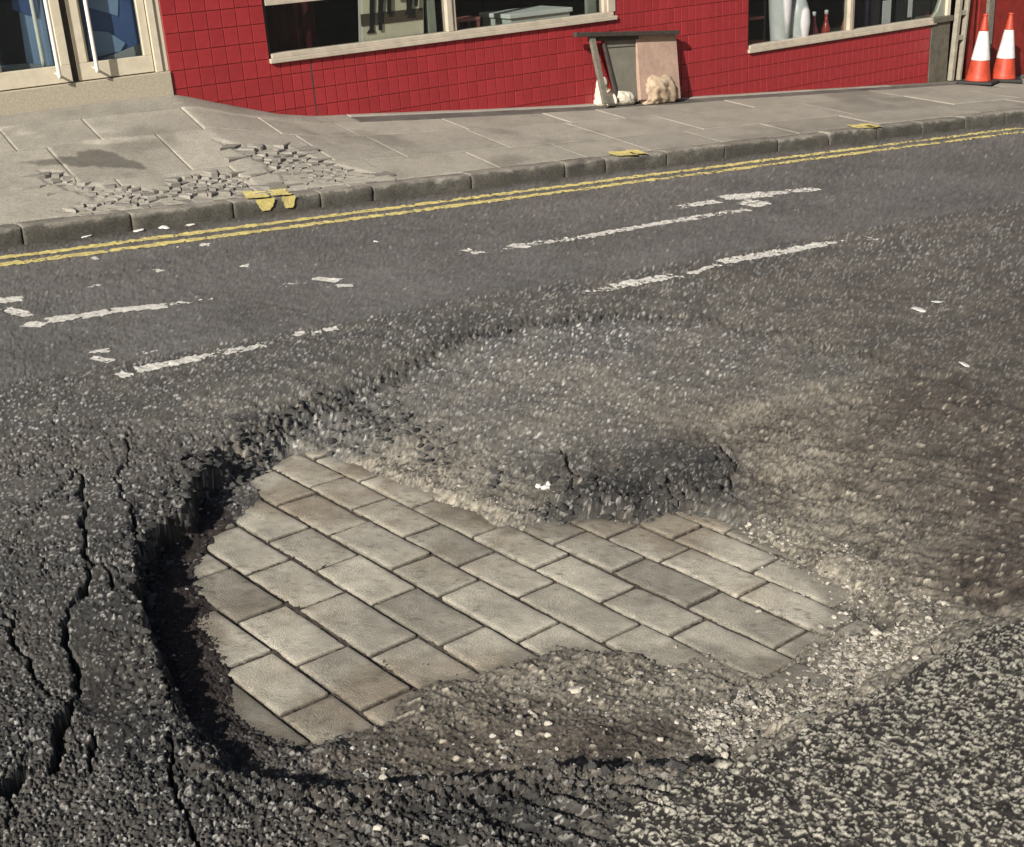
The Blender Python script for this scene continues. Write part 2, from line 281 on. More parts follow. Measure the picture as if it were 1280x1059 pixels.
# ------------------------------------------------------------------ materials
def mat(name, col=(.5, .5, .5), rough=.8, noise=.15, scale=30, bump=.0, bscale=200, attr=None, metal=0., rnd=0., spec=.4, tint2=None, coat=0.):
    M = bpy.data.materials.new(name); M.use_nodes = True; n = M.node_tree.nodes; L = M.node_tree.links; b = n['Principled BSDF']
    b.inputs['Roughness'].default_value = rough; b.inputs['Metallic'].default_value = metal; b.inputs['Specular IOR Level'].default_value = spec
    if coat: b.inputs['Coat Weight'].default_value = coat; b.inputs['Coat Roughness'].default_value = .15
    tc = n.new('ShaderNodeTexCoord'); src = None
    if attr:
        a = n.new('ShaderNodeAttribute'); a.attribute_name = attr; src = a.outputs['Color']
    nz = n.new('ShaderNodeTexNoise'); nz.inputs['Scale'].default_value = scale; nz.inputs['Detail'].default_value = 6; nz.inputs['Roughness'].default_value = .62
    L.new(tc.outputs['Object'], nz.inputs['Vector'])
    mr = n.new('ShaderNodeMapRange'); mr.inputs[1].default_value = .3; mr.inputs[2].default_value = .7; mr.inputs[3].default_value = 1 - noise; mr.inputs[4].default_value = 1 + noise
    L.new(nz.outputs['Fac'], mr.inputs[0]); val = mr.outputs[0]
    if rnd:
        oi = n.new('ShaderNodeObjectInfo'); m2 = n.new('ShaderNodeMapRange'); m2.inputs[3].default_value = 1 - rnd; m2.inputs[4].default_value = 1 + rnd
        L.new(oi.outputs['Random'], m2.inputs[0]); mu = n.new('ShaderNodeMath'); mu.operation = 'MULTIPLY'
        L.new(val, mu.inputs[0]); L.new(m2.outputs[0], mu.inputs[1]); val = mu.outputs[0]
    vm = n.new('ShaderNodeVectorMath'); vm.operation = 'SCALE'
    if src is None:
        if tint2:
            n2 = n.new('ShaderNodeTexNoise'); n2.inputs['Scale'].default_value = scale * .23; n2.inputs['Detail'].default_value = 5; L.new(tc.outputs['Object'], n2.inputs['Vector'])
            r2 = n.new('ShaderNodeMapRange'); r2.inputs[1].default_value = .42; r2.inputs[2].default_value = .62; L.new(n2.outputs['Fac'], r2.inputs[0])
            mx = n.new('ShaderNodeMix'); mx.data_type = 'RGBA'; mx.inputs[6].default_value = (*col, 1); mx.inputs[7].default_value = (*tint2, 1); L.new(r2.outputs[0], mx.inputs[0]); src = mx.outputs[2]
        else:
            rg = n.new('ShaderNodeRGB'); rg.outputs[0].default_value = (*col, 1); src = rg.outputs[0]
    L.new(src, vm.inputs[0]); L.new(val, vm.inputs['Scale']); L.new(vm.outputs[0], b.inputs['Base Color'])
    if bump:
        nb = n.new('ShaderNodeTexNoise'); nb.inputs['Scale'].default_value = bscale; nb.inputs['Detail'].default_value = 4; L.new(tc.outputs['Object'], nb.inputs['Vector'])
        bp = n.new('ShaderNodeBump'); bp.inputs['Distance'].default_value = bump; bp.inputs['Strength'].default_value = .8
        L.new(nb.outputs['Fac'], bp.inputs['Height']); L.new(bp.outputs[0], b.inputs['Normal'])
    return M
M = dict(
    road=mat('asphalt', attr='albedo', rough=.85, noise=.48, scale=300, bump=.0020, bscale=420, spec=.35),
    brick=mat('old_block', attr='albedo', rough=.9, noise=.42, scale=230, bump=.0022, bscale=240, spec=.25),
    slab=mat('paving_stone', attr='albedo', rough=.9, noise=.30, scale=95, bump=.0020, bscale=160, spec=.25),
    kerb=mat('kerb_stone', attr='albedo', rough=.9, noise=.35, scale=60, bump=.003, bscale=110, rnd=.12, spec=.25),
    yellow=mat('yellow_paint', (.68, .57, .20), .8, .22, 60, .001, 300, tint2=(.52, .44, .18)),
    white=mat('white_paint', (.60, .58, .52), .8, .28, 60, .001, 300),
    tile=mat('red_tile', (.310, .030, .034), .34, .12, 18, .0006, 60, rnd=.08, spec=.4),
    grout=mat('grout', (.42, .20, .15), .9, .3, 40),
    sill=mat('sill_metal', (.47, .41, .325), .55, .16, 12, .0004, 90),
    cream=mat('cream_metal', (.62, .55, .42), .5, .10, 12, .0004, 90),
    step=mat('step_stone', (.42, .37, .28), .85, .18, 60, .001, 200),
    handle=mat('handle_metal', (.75, .71, .62), .35, .06, 20),
    dark=mat('dark_interior', (.012, .011, .012), .8, .3, 8),
    floor=mat('interior_floor', (.05, .045, .04), .6, .3, 8),
    rubber=mat('black_rubber', (.025, .024, .023), .7, .3, 50, .001, 120),
    steel=mat('dark_steel', (.055, .045, .037), .6, .35, 40, .001, 160),
    woodgrey=mat('weathered_grey', (.16, .145, .115), .8, .25, 25, .001, 120),
)

# ------------------------------------------------------------------ road sheet
Q = 1.22                                  # target cell in pixels of the final picture
U0, U1, YN, KERB = -.66, .68, 1.62, 7.80
nc, nr = int((U1 - U0) / .98 * 1060 / Q), int(800 / Q)
u = np.linspace(U0, U1, nc); yk = KERB / (u * -math.sin(PSI) + math.cos(PSI))
t = np.linspace(0, 1, nr)[:, None]
yy = 1 / (1 / YN + (1 / yk[None, :] - 1 / YN) * t); xx = yy * u[None, :]
GX = xx * RT.x + yy * FW.x; GY = xx * RT.y + yy * FW.y
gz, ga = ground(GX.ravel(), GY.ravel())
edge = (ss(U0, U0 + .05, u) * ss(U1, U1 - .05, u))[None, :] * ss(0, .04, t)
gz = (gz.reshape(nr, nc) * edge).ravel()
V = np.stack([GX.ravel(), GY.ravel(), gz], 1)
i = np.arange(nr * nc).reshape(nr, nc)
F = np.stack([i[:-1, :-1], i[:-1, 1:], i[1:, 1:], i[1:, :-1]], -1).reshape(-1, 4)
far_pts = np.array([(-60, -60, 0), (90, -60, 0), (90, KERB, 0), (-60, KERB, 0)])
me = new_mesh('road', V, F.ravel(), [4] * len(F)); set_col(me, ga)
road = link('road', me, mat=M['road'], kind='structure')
# the street goes on round the detailed sheet: three plain level sheets joined to its straight edges
c00, c01, c10, c11 = (tuple(V[k][:2]) + (0.0,) for k in (i[0, 0], i[0, -1], i[-1, 0], i[-1, -1]))
far_pts = [(-60, -60, 0), (90, -60, 0), (90, KERB, 0), (-60, KERB, 0)]
me = bpy.data.meshes.new('road_beyond'); me.from_pydata(far_pts + [c00, c01, c10, c11], [], [(0, 1, 5, 4), (1, 2, 7, 5), (3, 0, 4, 6)])
fr_ = mat('asphalt_beyond', (.085, .080, .073), .88, .45, 200, .003, 260); n_ = fr_.node_tree.nodes; l_ = fr_.node_tree.links
vo = n_.new('ShaderNodeTexVoronoi'); vo.inputs['Scale'].default_value = 85; tc_ = n_.new('ShaderNodeTexCoord'); l_.new(tc_.outputs['Object'], vo.inputs['Vector'])
sx = n_.new('ShaderNodeSeparateColor'); l_.new(vo.outputs['Color'], sx.inputs[0]); rp = n_.new('ShaderNodeValToRGB'); rp.color_ramp.elements[0].position = .55; rp.color_ramp.elements[0].color = (.045, .042, .038, 1)
rp.color_ramp.elements[1].position = .95; rp.color_ramp.elements[1].color = (.34, .32, .27, 1); l_.new(sx.outputs[0], rp.inputs[0])
sc_ = next(x for x in n_ if x.type == 'VECT_MATH'); l_.new(rp.outputs[0], sc_.inputs[0])
link('road_beyond', me, mat=fr_, kind='structure')

# ------------------------------------------------------------------ old paving blocks in the hole (parts of the bed they lie in)
PHI = math.radians(-48.3845); BK = (CAMH - ZB) / 1.06; OM, WM = 1.488473 * BK, .105165 * BK
dd_ = np.array([math.cos(PHI), math.sin(PHI)]); nn_ = np.array([-math.sin(PHI), math.cos(PHI)])
R2 = np.array([[RT.x, FW.x], [RT.y, FW.y]])
def blk(s, k): return R2 @ (dd_ * s * BK / 1.58491 + nn_ * (OM - WM * k))
CEN = {-5: -4.75, -4: -3.86, -3: -2.97, -2: -2.09, -1: -1.20, 0: -.28, 1: .62, 2: 1.57, 3: 2.55, 4: 3.53, 5: 4.52, 6: 5.46, 7: 6.36, 8: 7.3}
SJ = {-3: [-2.30, -2.0], -2: [-2.44, -2.222, -1.93], -1: [-2.516, -2.269, -1.984, -1.69], 0: [-2.72, -2.434, -2.163, -1.912, -1.612], 1: [-3.385, -3.14, -2.863, -2.60, -2.338, -2.007, -1.724],
      2: [-3.595, -3.332, -3.029, -2.71, -2.490, -2.159, -1.90, -1.625], 3: [-3.43, -3.117, -2.856, -2.575, -2.279, -2.0], 4: [-3.279, -2.97, -2.689, -2.359, -2.08], 5: [-3.038, -2.74, -2.444, -2.167],
      6: [-2.841, -2.547, -2.277], 7: [-2.487, -2.142]}
bed = bpy.data.objects.new('block_paving', None)
COL.objects.link(bed); bed['kind'] = 'structure'
def block_mesh(L, Wd, T=.07, seed=0):
    """worn block: flat top, narrow worn arris, uneven edges and chipped corners"""
    rg = np.random.default_rng(seed); e1, e2 = .0028, .007
    a = np.concatenate([[0, e1 / L, e2 / L], np.linspace(.08, .92, 24), [1 - e2 / L, 1 - e1 / L, 1]])
    b = np.concatenate([[0, e1 / Wd, e2 / Wd], np.linspace(.12, .88, 14), [1 - e2 / Wd, 1 - e1 / Wd, 1]])
    nx, ny = len(a), len(b); vs = []; fs = []; ph = rg.random(4) * 6
    chip = [rg.random() ** 4 * .014 + .002 for _ in range(4)]
    for q in b:
        for p in a:
            x = (p - .5) * L; y = (q - .5) * Wd; dx = min(p, 1 - p) * L; dy = min(q, 1 - q) * Wd; dm = min(dx, dy)
            cc = chip[(p > .5) + 2 * (q > .5)]; cut = max(0, cc - dx - dy)
            z = .0011 * math.sin(x * 23 + ph[0]) * math.cos(y * 30 + ph[1]) + rg.normal(0, .00035) - cut * .35 - .0022 * max(0, 1 - dm / .022) ** 2
            if dm < 1e-6: z -= .0040 + abs(rg.normal(0, .0015)); o = .0016 * math.sin(x * 60 + y * 75 + ph[2]) + rg.normal(0, .0011); x -= math.copysign(o, x) * (dx < 1e-6); y -= math.copysign(o, y) * (dy < 1e-6)
            elif dm < e1 + 1e-4: z -= .0009
            if cut > 0: x -= math.copysign(cut * .4, x); y -= math.copysign(cut * .4, y)
            vs.append((x, y, z))
    for j in range(ny - 1):
        for k in range(nx - 1): n0 = j * nx + k; fs.append((n0, n0 + 1, n0 + nx + 1, n0 + nx))
    rim = [k for k in range(nx)] + [j * nx + nx - 1 for j in range(1, ny)] + [(ny - 1) * nx + k for k in range(nx - 2, -1, -1)] + [j * nx for j in range(ny - 2, 0, -1)]
    b0 = len(vs); vs += [(vs[r][0], vs[r][1], -T) for r in rim]; top = len(fs)
    for q in range(len(rim)): fs.append((rim[q], b0 + q, b0 + (q + 1) % len(rim), rim[(q + 1) % len(rim)]))
    me = bpy.data.meshes.new('brick'); me.from_pydata(vs, [], fs)
    for n_, p in enumerate(me.polygons): p.use_smooth = n_ < top
    return me
EXA = np.array(EXPOSED)
for k in range(-4, 8):
    js = list(SJ.get(k, SJ.get(k + 2, SJ[0])))
    while js[0] > -3.9: js.insert(0, js[0] - .285 - .02 * random.uniform(-1, 1))
    while js[-1] < -1.2: js.append(js[-1] + .285 + .02 * random.uniform(-1, 1))
    c = CEN[k]; hw = (CEN[k + 1] - c + c - CEN[k - 1]) / 4 * WM if (k - 1) in CEN else .083
    for a, b in zip(js[:-1], js[1:]):
        ctr = blk((a + b) / 2, c + .52)
        e = sdf(np.array([ctr[0]]), np.array([ctr[1]]), EXA)[0]
        if e < -.20: continue
        bme = block_mesh((b - a) * BK / 1.58491 - .0072, hw * 2 - .0078, seed=int((a + 9) * 1000) + k * 77)
        o = link('brick', bme, bed, M['brick'])
        ang = math.atan2((R2 @ dd_)[1], (R2 @ dd_)[0])
        o.rotation_euler = (random.gauss(0, .006), random.gauss(0, .006), ang + random.gauss(0, .006))
        o.location = (ctr[0], ctr[1], ZB + random.gauss(0, .0018))
        lv = np.array([v.co[:] for v in bme.vertices]); ca, sa = math.cos(ang), math.sin(ang)
        wx_, wy_ = ctr[0] + lv[:, 0] * ca - lv[:, 1] * sa, ctr[1] + lv[:, 0] * sa + lv[:, 1] * ca
        v = (.37 if random.random() > .2 else .28) * random.uniform(.86, 1.14) * (1 + .22 * fbm(wx_, wy_, .16, 4, 600) + .16 * fbm(wx_, wy_, .03, 3, 610))
        ed = np.minimum(.5 * (b - a) * BK / 1.58491 - np.abs(lv[:, 0]), hw - np.abs(lv[:, 1])); v = v * (1 + .10 * ss(.02, .008, ed) * vn(wx_ * 40, wy_ * 40, 620)) * (1 - .65 * ss(.0095, .004, ed)) * (1 - .5 * ss(.75, .9, vn(wx_ * 90, wy_ * 90, 625)) * vn(wx_ * 8, wy_ * 8, 626))
        dk = ss(.15, .8, fbm(wx_, wy_, .22, 3, 630)); warm = np.stack([v, v * (.92 - .02 * dk), v * (.745 - .03 * dk)], -1)
        stn = ss(.1, .7, fbm(wx_, wy_, .30, 5, 650)); warm = warm * (1 - .30 * stn[:, None] * np.array([.85, 1, 1.12]))
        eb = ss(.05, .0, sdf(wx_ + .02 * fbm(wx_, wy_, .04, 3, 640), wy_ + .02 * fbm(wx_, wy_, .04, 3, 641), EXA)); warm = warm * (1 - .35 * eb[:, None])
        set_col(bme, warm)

# ------------------------------------------------------------------ pavement height
WB = np.array([(-30, 1.0), (1.0, .50), (2.27, .52), (3.0, .566), (3.57, .588), (3.72, .553), (3.91, .503), (4.18, .436), (4.45, .375), (4.74, .340), (5.57, .308), (6.4, .278), (7.53, .245), (9.0, .227), (10.5, .199), (12.63, .156), (14.4, .15), (60, .15)])
KT, KB = 7.755, 7.91                      # kerb face and back
def pav(x, y):
    x = np.asarray(x, float); y = np.asarray(y, float)
    zw = np.interp(x, WB[:, 0], WB[:, 1]); tt = np.clip((y - KB) / (NW - KB), 0, 1.02)
    return .098 + (zw - .098) * tt
def atp(px, py):                          # traced point on the pavement
    z = .2
    for _ in range(40): p = at(px, py, z); z = .5 * z + .5 * float(pav(p[0], p[1]))
    return p[0], p[1], z

# ------------------------------------------------------------------ pavement: stones, broken fragments, kerb
pavement = bpy.data.objects.new('pavement', None); COL.objects.link(pavement); pavement['kind'] = 'structure'
BROKEN = [[(44,213),(70,214),(118,232),(160,232),(190,236),(236,217),(302,217),(322,232),(296,249),(235,256),(168,263),(130,266),(66,266),(118,249),(50,224)],
          [(258,172),(302,181),(356,181),(403,201),(470,218),(440,236),(402,230),(384,226),(352,226),(330,206),(322,201),(296,189)]]
BROKEN = [np.array([atp(*q)[:2] for q in P]) for P in BROKEN]
for P in BROKEN: P[:, 1] = np.maximum(P[:, 1], KB + .03)
STAIN = np.array([atp(*q)[:2] for q in [(20,202),(95,196),(100,189),(125,187),(150,195),(178,205),(186,212),(150,212),(60,207)]])
def slab_col(x, y, seed, base):
    v = base * (1 + .10 * fbm(x, y, .25, 4, 700 + seed % 50) + .09 * fbm(x, y, .03, 3, 720))
    c = np.stack([v, v * .925, v * .77], -1)
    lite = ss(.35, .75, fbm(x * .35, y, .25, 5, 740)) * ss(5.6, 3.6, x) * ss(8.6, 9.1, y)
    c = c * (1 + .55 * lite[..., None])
    st = ss(-.015, .02, sdf(x + .02 * fbm(x, y, .08, 3, 745), y + .03 * fbm(x, y, .08, 3, 746), STAIN))
    c = c * (1 - .52 * st[..., None])
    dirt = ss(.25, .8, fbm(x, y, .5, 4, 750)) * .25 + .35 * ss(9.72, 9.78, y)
    return np.clip(c * (1 - dirt[..., None]), .01, .8)
def sheet(name, x0, x1, y0, y1, cell, base, seed, parent, tilt=(0, 0, 0), gap=.006, T=.06, col=None, hmap=None, kind=None):
    nx, ny = max(2, int((x1 - x0) / cell) + 2), max(2, int((y1 - y0) / cell) + 2)
    x0, x1, y0, y1 = x0 + gap / 2, x1 - gap / 2, y0 + gap / 2, y1 - gap / 2
    a = np.unique(np.concatenate([[x0, x0 + .006], np.linspace(x0 + .02, x1 - .02, nx), [x1 - .006, x1]])); b = np.unique(np.concatenate([[y0, y0 + .006], np.linspace(y0 + .02, y1 - .02, ny), [y1 - .006, y1]]))
    nx, ny = len(a), len(b); X, Y = np.meshgrid(a, b)
    Z = pav(X, Y) + tilt[0] + tilt[1] * (X - (x0 + x1) / 2) + tilt[2] * (Y - (y0 + y1) / 2) + .0016 * fbm(X, Y, .2, 3, 760 + seed)
    dm = np.minimum(np.minimum(X - x0, x1 - X), np.minimum(Y - y0, y1 - Y)); Z -= .0045 * ss(.006, 0, dm)
    if hmap is not None: Z = Z + hmap(X, Y)
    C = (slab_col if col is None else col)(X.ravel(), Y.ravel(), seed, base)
    Vt = np.stack([X.ravel(), Y.ravel(), Z.ravel()], 1); ii = np.arange(nx * ny).reshape(ny, nx)
    Fq = np.stack([ii[:-1, :-1], ii[:-1, 1:], ii[1:, 1:], ii[1:, :-1]], -1).reshape(-1, 4)
    rim = np.concatenate([ii[0, :], ii[1:, -1], ii[-1, ::-1][1:], ii[::-1, 0][1:-1]]); nb = len(Vt)
    Lo = Vt[rim].copy(); Lo[:, 2] -= T; Vt = np.concatenate([Vt, Lo]); C = np.concatenate([C, C[rim] * .7])
    r2 = np.roll(rim, -1); lo = nb + np.arange(len(rim)); Fs = np.stack([rim, lo, np.roll(lo, -1), r2], 1)
    me = new_mesh(name, Vt, np.concatenate([Fq, Fs]).ravel(), [4] * (len(Fq) + len(Fs))); set_col(me, C)
    return link(name, me, parent, M['slab'])
def sunk(X, Y):
    d = np.maximum(sdf(X + .025 * fbm(X, Y, .06, 3, 771), Y + .025 * fbm(X, Y, .06, 3, 772), BROKEN[0]), sdf(X + .025 * fbm(X, Y, .06, 3, 773), Y + .025 * fbm(X, Y, .06, 3, 774), BROKEN[1]))
    return -.012 * ss(-.004, .014, d)
ROWS = [(KB, 8.40), (8.40, 9.06), (9.06, 9.50)]
for ri, (y0, y1) in enumerate(ROWS):
    x = -4.0 + .31 * ri; q = 0
    while x < 24:
        L = random.choice([.62, .78, .92, 1.06]) + random.uniform(-.04, .04); x1 = x + L; q += 1
        hit = any((P[:, 0].min() < x1 + .05 and P[:, 0].max() > x - .05 and P[:, 1].min() < y1 + .05 and P[:, 1].max() > y0 - .05) for P in BROKEN)
        cell = .016 if hit else (.05 if x < 6 else .12)
        sheet('paving_slab', x, x1, y0, y1, cell, random.uniform(.28, .355) * (1 if x < 7 else .86), q + 50 * ri, pavement, (random.gauss(0, .0025), random.gauss(0, .002), random.gauss(0, .003)), gap=.006, hmap=sunk if hit else None)
        x = x1
def tar_col(x, y, seed, base):
    v = base * (1 + .25 * fbm(x, y, .3, 4, 800) + .25 * fbm(x, y, .02, 2, 801)); return np.clip(np.stack([v, v * .93, v * .82], -1), .01, .8)
sheet('concrete_ramp', -4, 5.05, 9.50, NW + .02, .04, .27, 90, pavement, gap=.004)
sheet('tarmac_strip', 5.05, 24, 9.50, NW - .075, .10, .115, 91, pavement, (-.002, 0, 0), gap=.004, col=tar_col)
sheet('wall_fillet', 5.05, 11.9, NW - .075, NW + .02, .08, .33, 92, pavement, (.004, 0, 0), gap=.002)
sheet('wall_fillet', 11.9, 24, NW - .075, NW + .02, .12, .16, 93, pavement, (.002, 0, 0), gap=.002)
# ground under the stones and the far pavement at both ends
def plain(name, pts, mt, parent=None, **pr):
    me = bpy.data.meshes.new(name); me.from_pydata(pts, [], [tuple(range(len(pts)))]); return link(name, me, parent, mt, **pr)
xs = sorted(set(list(WB[:, 0])))
for nm, dz, lo, hi in (('pavement_base', -.034, -4.1, 24.1),):
    xx_ = [lo] + [v for v in xs if lo < v < hi] + [hi]
    vs = [(v, y, float(pav(v, y)) + dz) for v in xx_ for y in (KB - .02, NW + .02)]
    me = bpy.data.meshes.new(nm); me.from_pydata(vs, [], [(2 * k, 2 * k + 2, 2 * k + 3, 2 * k + 1) for k in range(len(xx_) - 1)])
    me.attributes.new('albedo', 'FLOAT_COLOR', 'POINT').data.foreach_set('color', [.12, .105, .085, 1] * len(vs)); link(nm, me, pavement, M['slab'])
for x0, x1 in ((-60, -4), (24, 90)):
    P = [(x0, KB), (x1, KB), (x1, NW + .02), (x0, NW + .02)]
    o = plain('pavement_end', [(a, b, float(pav(a, b))) for a, b in P], mat('plain_stone%d' % (x0 > 0), (.24, .225, .195), .9, .2, 20), pavement)

# broken fragments: cells of a cut-up slab, each a stone of its own
def clip(poly, a, n):
    out = []
    for i_ in range(len(poly)):
        p, q = poly[i_], poly[(i_ + 1) % len(poly)]; dp = (p - a) @ n; dq = (q - a) @ n
        if dp <= 0: out.append(p)
        if dp * dq < 0: out.append(p + (q - p) * dp / (dp - dq))
    return out
frag_cols = []
for bi, P in enumerate(BROKEN):
    lo, hi = P.min(0), P.max(0); pts = []
    for _ in range(4000):
        c = lo + (hi - lo) * RNG.random(2); s_ = sdf(c[:1], c[1:], P)[0]
        rmin = (.045 if RNG.random() < .5 else .15)
        if s_ > .012 and all(np.hypot((c - q)[0], (c - q)[1] * 1.3) > rmin for q in pts): pts.append(c)
        if len(pts) >= (105 if bi == 0 else 75): break
    for k, c in enumerate(pts):
        poly = [c + np.array(q) for q in ((-.2, -.13), (.2, -.13), (.2, .13), (-.2, .13))]
        for j, q in enumerate(pts):
            if j == k: continue
            d = q - c; l = np.hypot(*d)
            if l < .5 and len(poly) > 2: poly = clip(poly, c + d * .5 - d / l * RNG.uniform(.0005, .005), d / l)
        if len(poly) < 3: continue
        poly = np.array(poly); g = poly.mean(0); poly = g + (poly - g) * RNG.uniform(.95, 1.0); n_ = len(poly)
        ins = sdf(poly[:, 0], poly[:, 1], P) > -.05
        if ins.sum() < 2: continue
        z0 = float(pav(*g)) + RNG.normal(-.0052, .0022); tx, ty = RNG.normal(0, .018, 2)
        if RNG.random() < .08: z0 += .005; tx *= 2
        top = [(p[0], p[1], z0 + tx * (p[0] - g[0]) + ty * (p[1] - g[1]) - .004) for p in poly]
        inn_ = [(g[0] + (p[0] - g[0]) * .88, g[1] + (p[1] - g[1]) * .88, z0 + (tx * (p[0] - g[0]) + ty * (p[1] - g[1])) * .88 + RNG.normal(0, .0015)) for p in poly]
        bot = [(p[0], p[1], z0 - .05) for p in poly]
        vs = top + inn_ + bot; fs = [tuple(range(n_, 2 * n_))]
        for q in range(n_):
            r = (q + 1) % n_; fs += [(q, r, n_ + r, n_ + q), (2 * n_ + q, 2 * n_ + r, r, q)]
        me = bpy.data.meshes.new('paving_fragment'); me.from_pydata(vs, [], fs); v = RNG.uniform(.20, .33)
        me.attributes.new('albedo', 'FLOAT_COLOR', 'POINT').data.foreach_set('color', [v, v * .93, v * .81, 1] * len(vs))
        link('paving_fragment', me, pavement, M['slab'])

# kerb
kerb = bpy.data.objects.new('kerb', None); COL.objects.link(kerb); kerb['kind'] = 'structure'
KJ = [at(px, py, .098)[0] for px, py in ((49,296),(185,277),(312,260),(421,246),(490,239),(608,222),(726,208),(776,202))]
lo_ = [KJ[0] - .62 * k for k in range(1, 9)][::-1]; hi_ = [KJ[-1] + .63 * k for k in range(1, 26)]
KJ = lo_ + KJ + hi_
def kerb_stone(x0, x1, sd_):
    L = x1 - x0; nx = max(6, int(L / .03)); prof = [(0, -.06), (0, .02), (.001, .05), (.002, .068), (.008, .084), (.020, .094), (.038, .098), (.075, .099), (.115, .0985), (KB - KT - .006, .097), (KB - KT - .004, .04)]
    xs_ = np.concatenate([[x0, x0 + .006], np.linspace(x0 + .02, x1 - .02, nx), [x1 - .006, x1]]); vs = []; fs = []; npf = len(prof); rg = np.random.default_rng(sd_ + 400)
    chips_ = [(rg.uniform(x0, x1), rg.uniform(.02, .06), rg.uniform(.3, 1)) for _ in range(rg.integers(0, 3))]
    X = np.repeat(xs_, npf); Yp = np.tile([p[0] for p in prof], len(xs_)); Zp = np.tile([p[1] for p in prof], len(xs_))
    nzv = fbm(X, Zp * 1.3 + Yp + sd_ * 3.1, .06, 4, 820) * .004 + fbm(X, Zp + Yp + sd_ * 2, .4, 2, 825) * .004
    e = np.minimum(X - x0, x1 - X); rnd_ = .007 * ss(.010, 0, e)
    Y = KT + Yp + nzv * (Yp < .1) + rnd_ * (Yp < .02); Z = Zp + nzv * .6 * (Yp > .015) - rnd_ * .6 * (Zp > .06)
    for cx_, r_, a_ in chips_:
        w_ = np.exp(-((X - cx_) / r_) ** 2) * np.exp(-((Yp - .01) / .03) ** 2) * (Zp > .05); Y += w_ * .018 * a_; Z -= w_ * .016 * a_
    V_ = np.stack([X, Y, Z], 1); ii = np.arange(len(X)).reshape(len(xs_), npf)
    Fq = np.stack([ii[:-1, :-1], ii[1:, :-1], ii[1:, 1:], ii[:-1, 1:]], -1).reshape(-1, 4)
    fl = list(Fq.ravel()) + list(ii[0, :]) + list(ii[-1, ::-1])
    me = new_mesh('kerb_stone', V_, fl, [4] * len(Fq) + [npf, npf])
    face_mix = ss(.098, .080, Zp + .012 * fbm(X, Yp + Zp, .05, 3, 830 + sd_)) ; v = (.225 * (1 - face_mix) + .088 * face_mix) * (1 + .25 * fbm(X, Yp + Zp * 1.7, .12, 4, 840 + sd_))  # albedo drops from the paler top to a darker face along an uneven edge
    set_col(me, np.stack([v, v * .925, v * .77], -1)); return me
for k, (a, b) in enumerate(zip(KJ[:-1], KJ[1:])):
    g_ = .007 if b < 7 else .005
    o = link('kerb_stone', kerb_stone(a + g_ / 2, b - g_ / 2, k), kerb, M['kerb']); o.location = (0, random.gauss(0, .005), random.gauss(-.001, .004)); o.rotation_euler = (0, 0, 0)
for x0, x1 in ((-60, KJ[0]), (KJ[-1], 90)):
    vs = [(x0, KT, -.05), (x1, KT, -.05), (x1, KT, .097), (x0, KT, .097), (x0, KB, .097), (x1, KB, .097)]
    me = bpy.data.meshes.new('kerb_stone'); me.from_pydata(vs, [], [(0, 1, 2, 3), (3, 2, 5, 4)]); me.attributes.new('albedo', 'FLOAT_COLOR', 'POINT').data.foreach_set('color', [.13, .12, .10, 1] * 6); link('kerb_stone', me, kerb, M['kerb'])

# ------------------------------------------------------------------ painted lines, worn through where the paint has gone
def paint(name, A, B, w, mt, wear=.2, seed=0, cell=.008, z0=.0022, ragged=.012, on=None, blot=.03):
    """a strip of paint from A to B (world points) of width w, as a sheet that follows the road"""
    A, B = np.array(A, float), np.array(B, float); d = B - A; L = np.hypot(*d); d /= L; n = np.array([-d[1], d[0]])
    nl, nw_ = max(3, int(L / (cell * 1.5)) + 1), max(4, int(w / cell) + 1)
    S_, T_ = np.meshgrid(np.linspace(0, L, nl), np.linspace(-w / 2, w / 2, nw_), indexing='ij')
    eo = ragged * fbm(A[0] + S_, A[1] + T_ * .2, .05, 3, 900 + seed) * (np.abs(T_) > w * .2) + .5 * ragged * fbm(A[0] + S_, A[1] + T_, .02, 2, 905 + seed)
    T2 = T_ + np.sign(T_) * eo; S2 = S_ + ragged * fbm(A[0] + T_ * 3, A[1] + S_ * .2, .05, 3, 910 + seed) * ((S_ < 1e-6) | (S_ > L - 1e-6))
    X = A[0] + d[0] * S2 + n[0] * T2; Y = A[1] + d[1] * S2 + n[1] * T2
    Zg = ground(X.ravel(), Y.ravel())[0] if on is None else on(X.ravel(), Y.ravel())
    V_ = np.stack([X.ravel(), Y.ravel(), Zg + z0], 1); ii = np.arange(X.size).reshape(X.shape)
    Fq = np.stack([ii[:-1, :-1], ii[1:, :-1], ii[1:, 1:], ii[:-1, 1:]], -1).reshape(-1, 4)
    xc, yc = X.ravel()[Fq].mean(1), Y.ravel()[Fq].mean(1); tc = np.abs(T_.ravel()[Fq].mean(1)) / (w / 2)
    wv = .5 + .5 * fbm(xc, yc, blot, 5, 920 + seed, .72) + .25 * fbm(xc, yc, .35, 2, 930 + seed) - .12 * tc ** 3
    keep = wv > wear; Fq = Fq[keep]
    if len(Fq) == 0: return
    used_, inv = np.unique(Fq.ravel(), return_inverse=True)
    return link(name, new_mesh(name, V_[used_], inv, [4] * len(Fq)), None, mt, kind='structure')
for k, (yc, w) in enumerate(((7.455, .085), (7.275, .085))):
    for x0, x1, wr in ((-6, 3.2, .10), (3.2, 6.4, .12), (6.4, 9, .22), (9, 20, .34)):
        paint('yellow_line', (x0, yc + .01 * math.sin(x0)), (x1, yc + .01 * math.sin(x1)), w, M['yellow'], wr, k * 7, .012, ragged=.007)
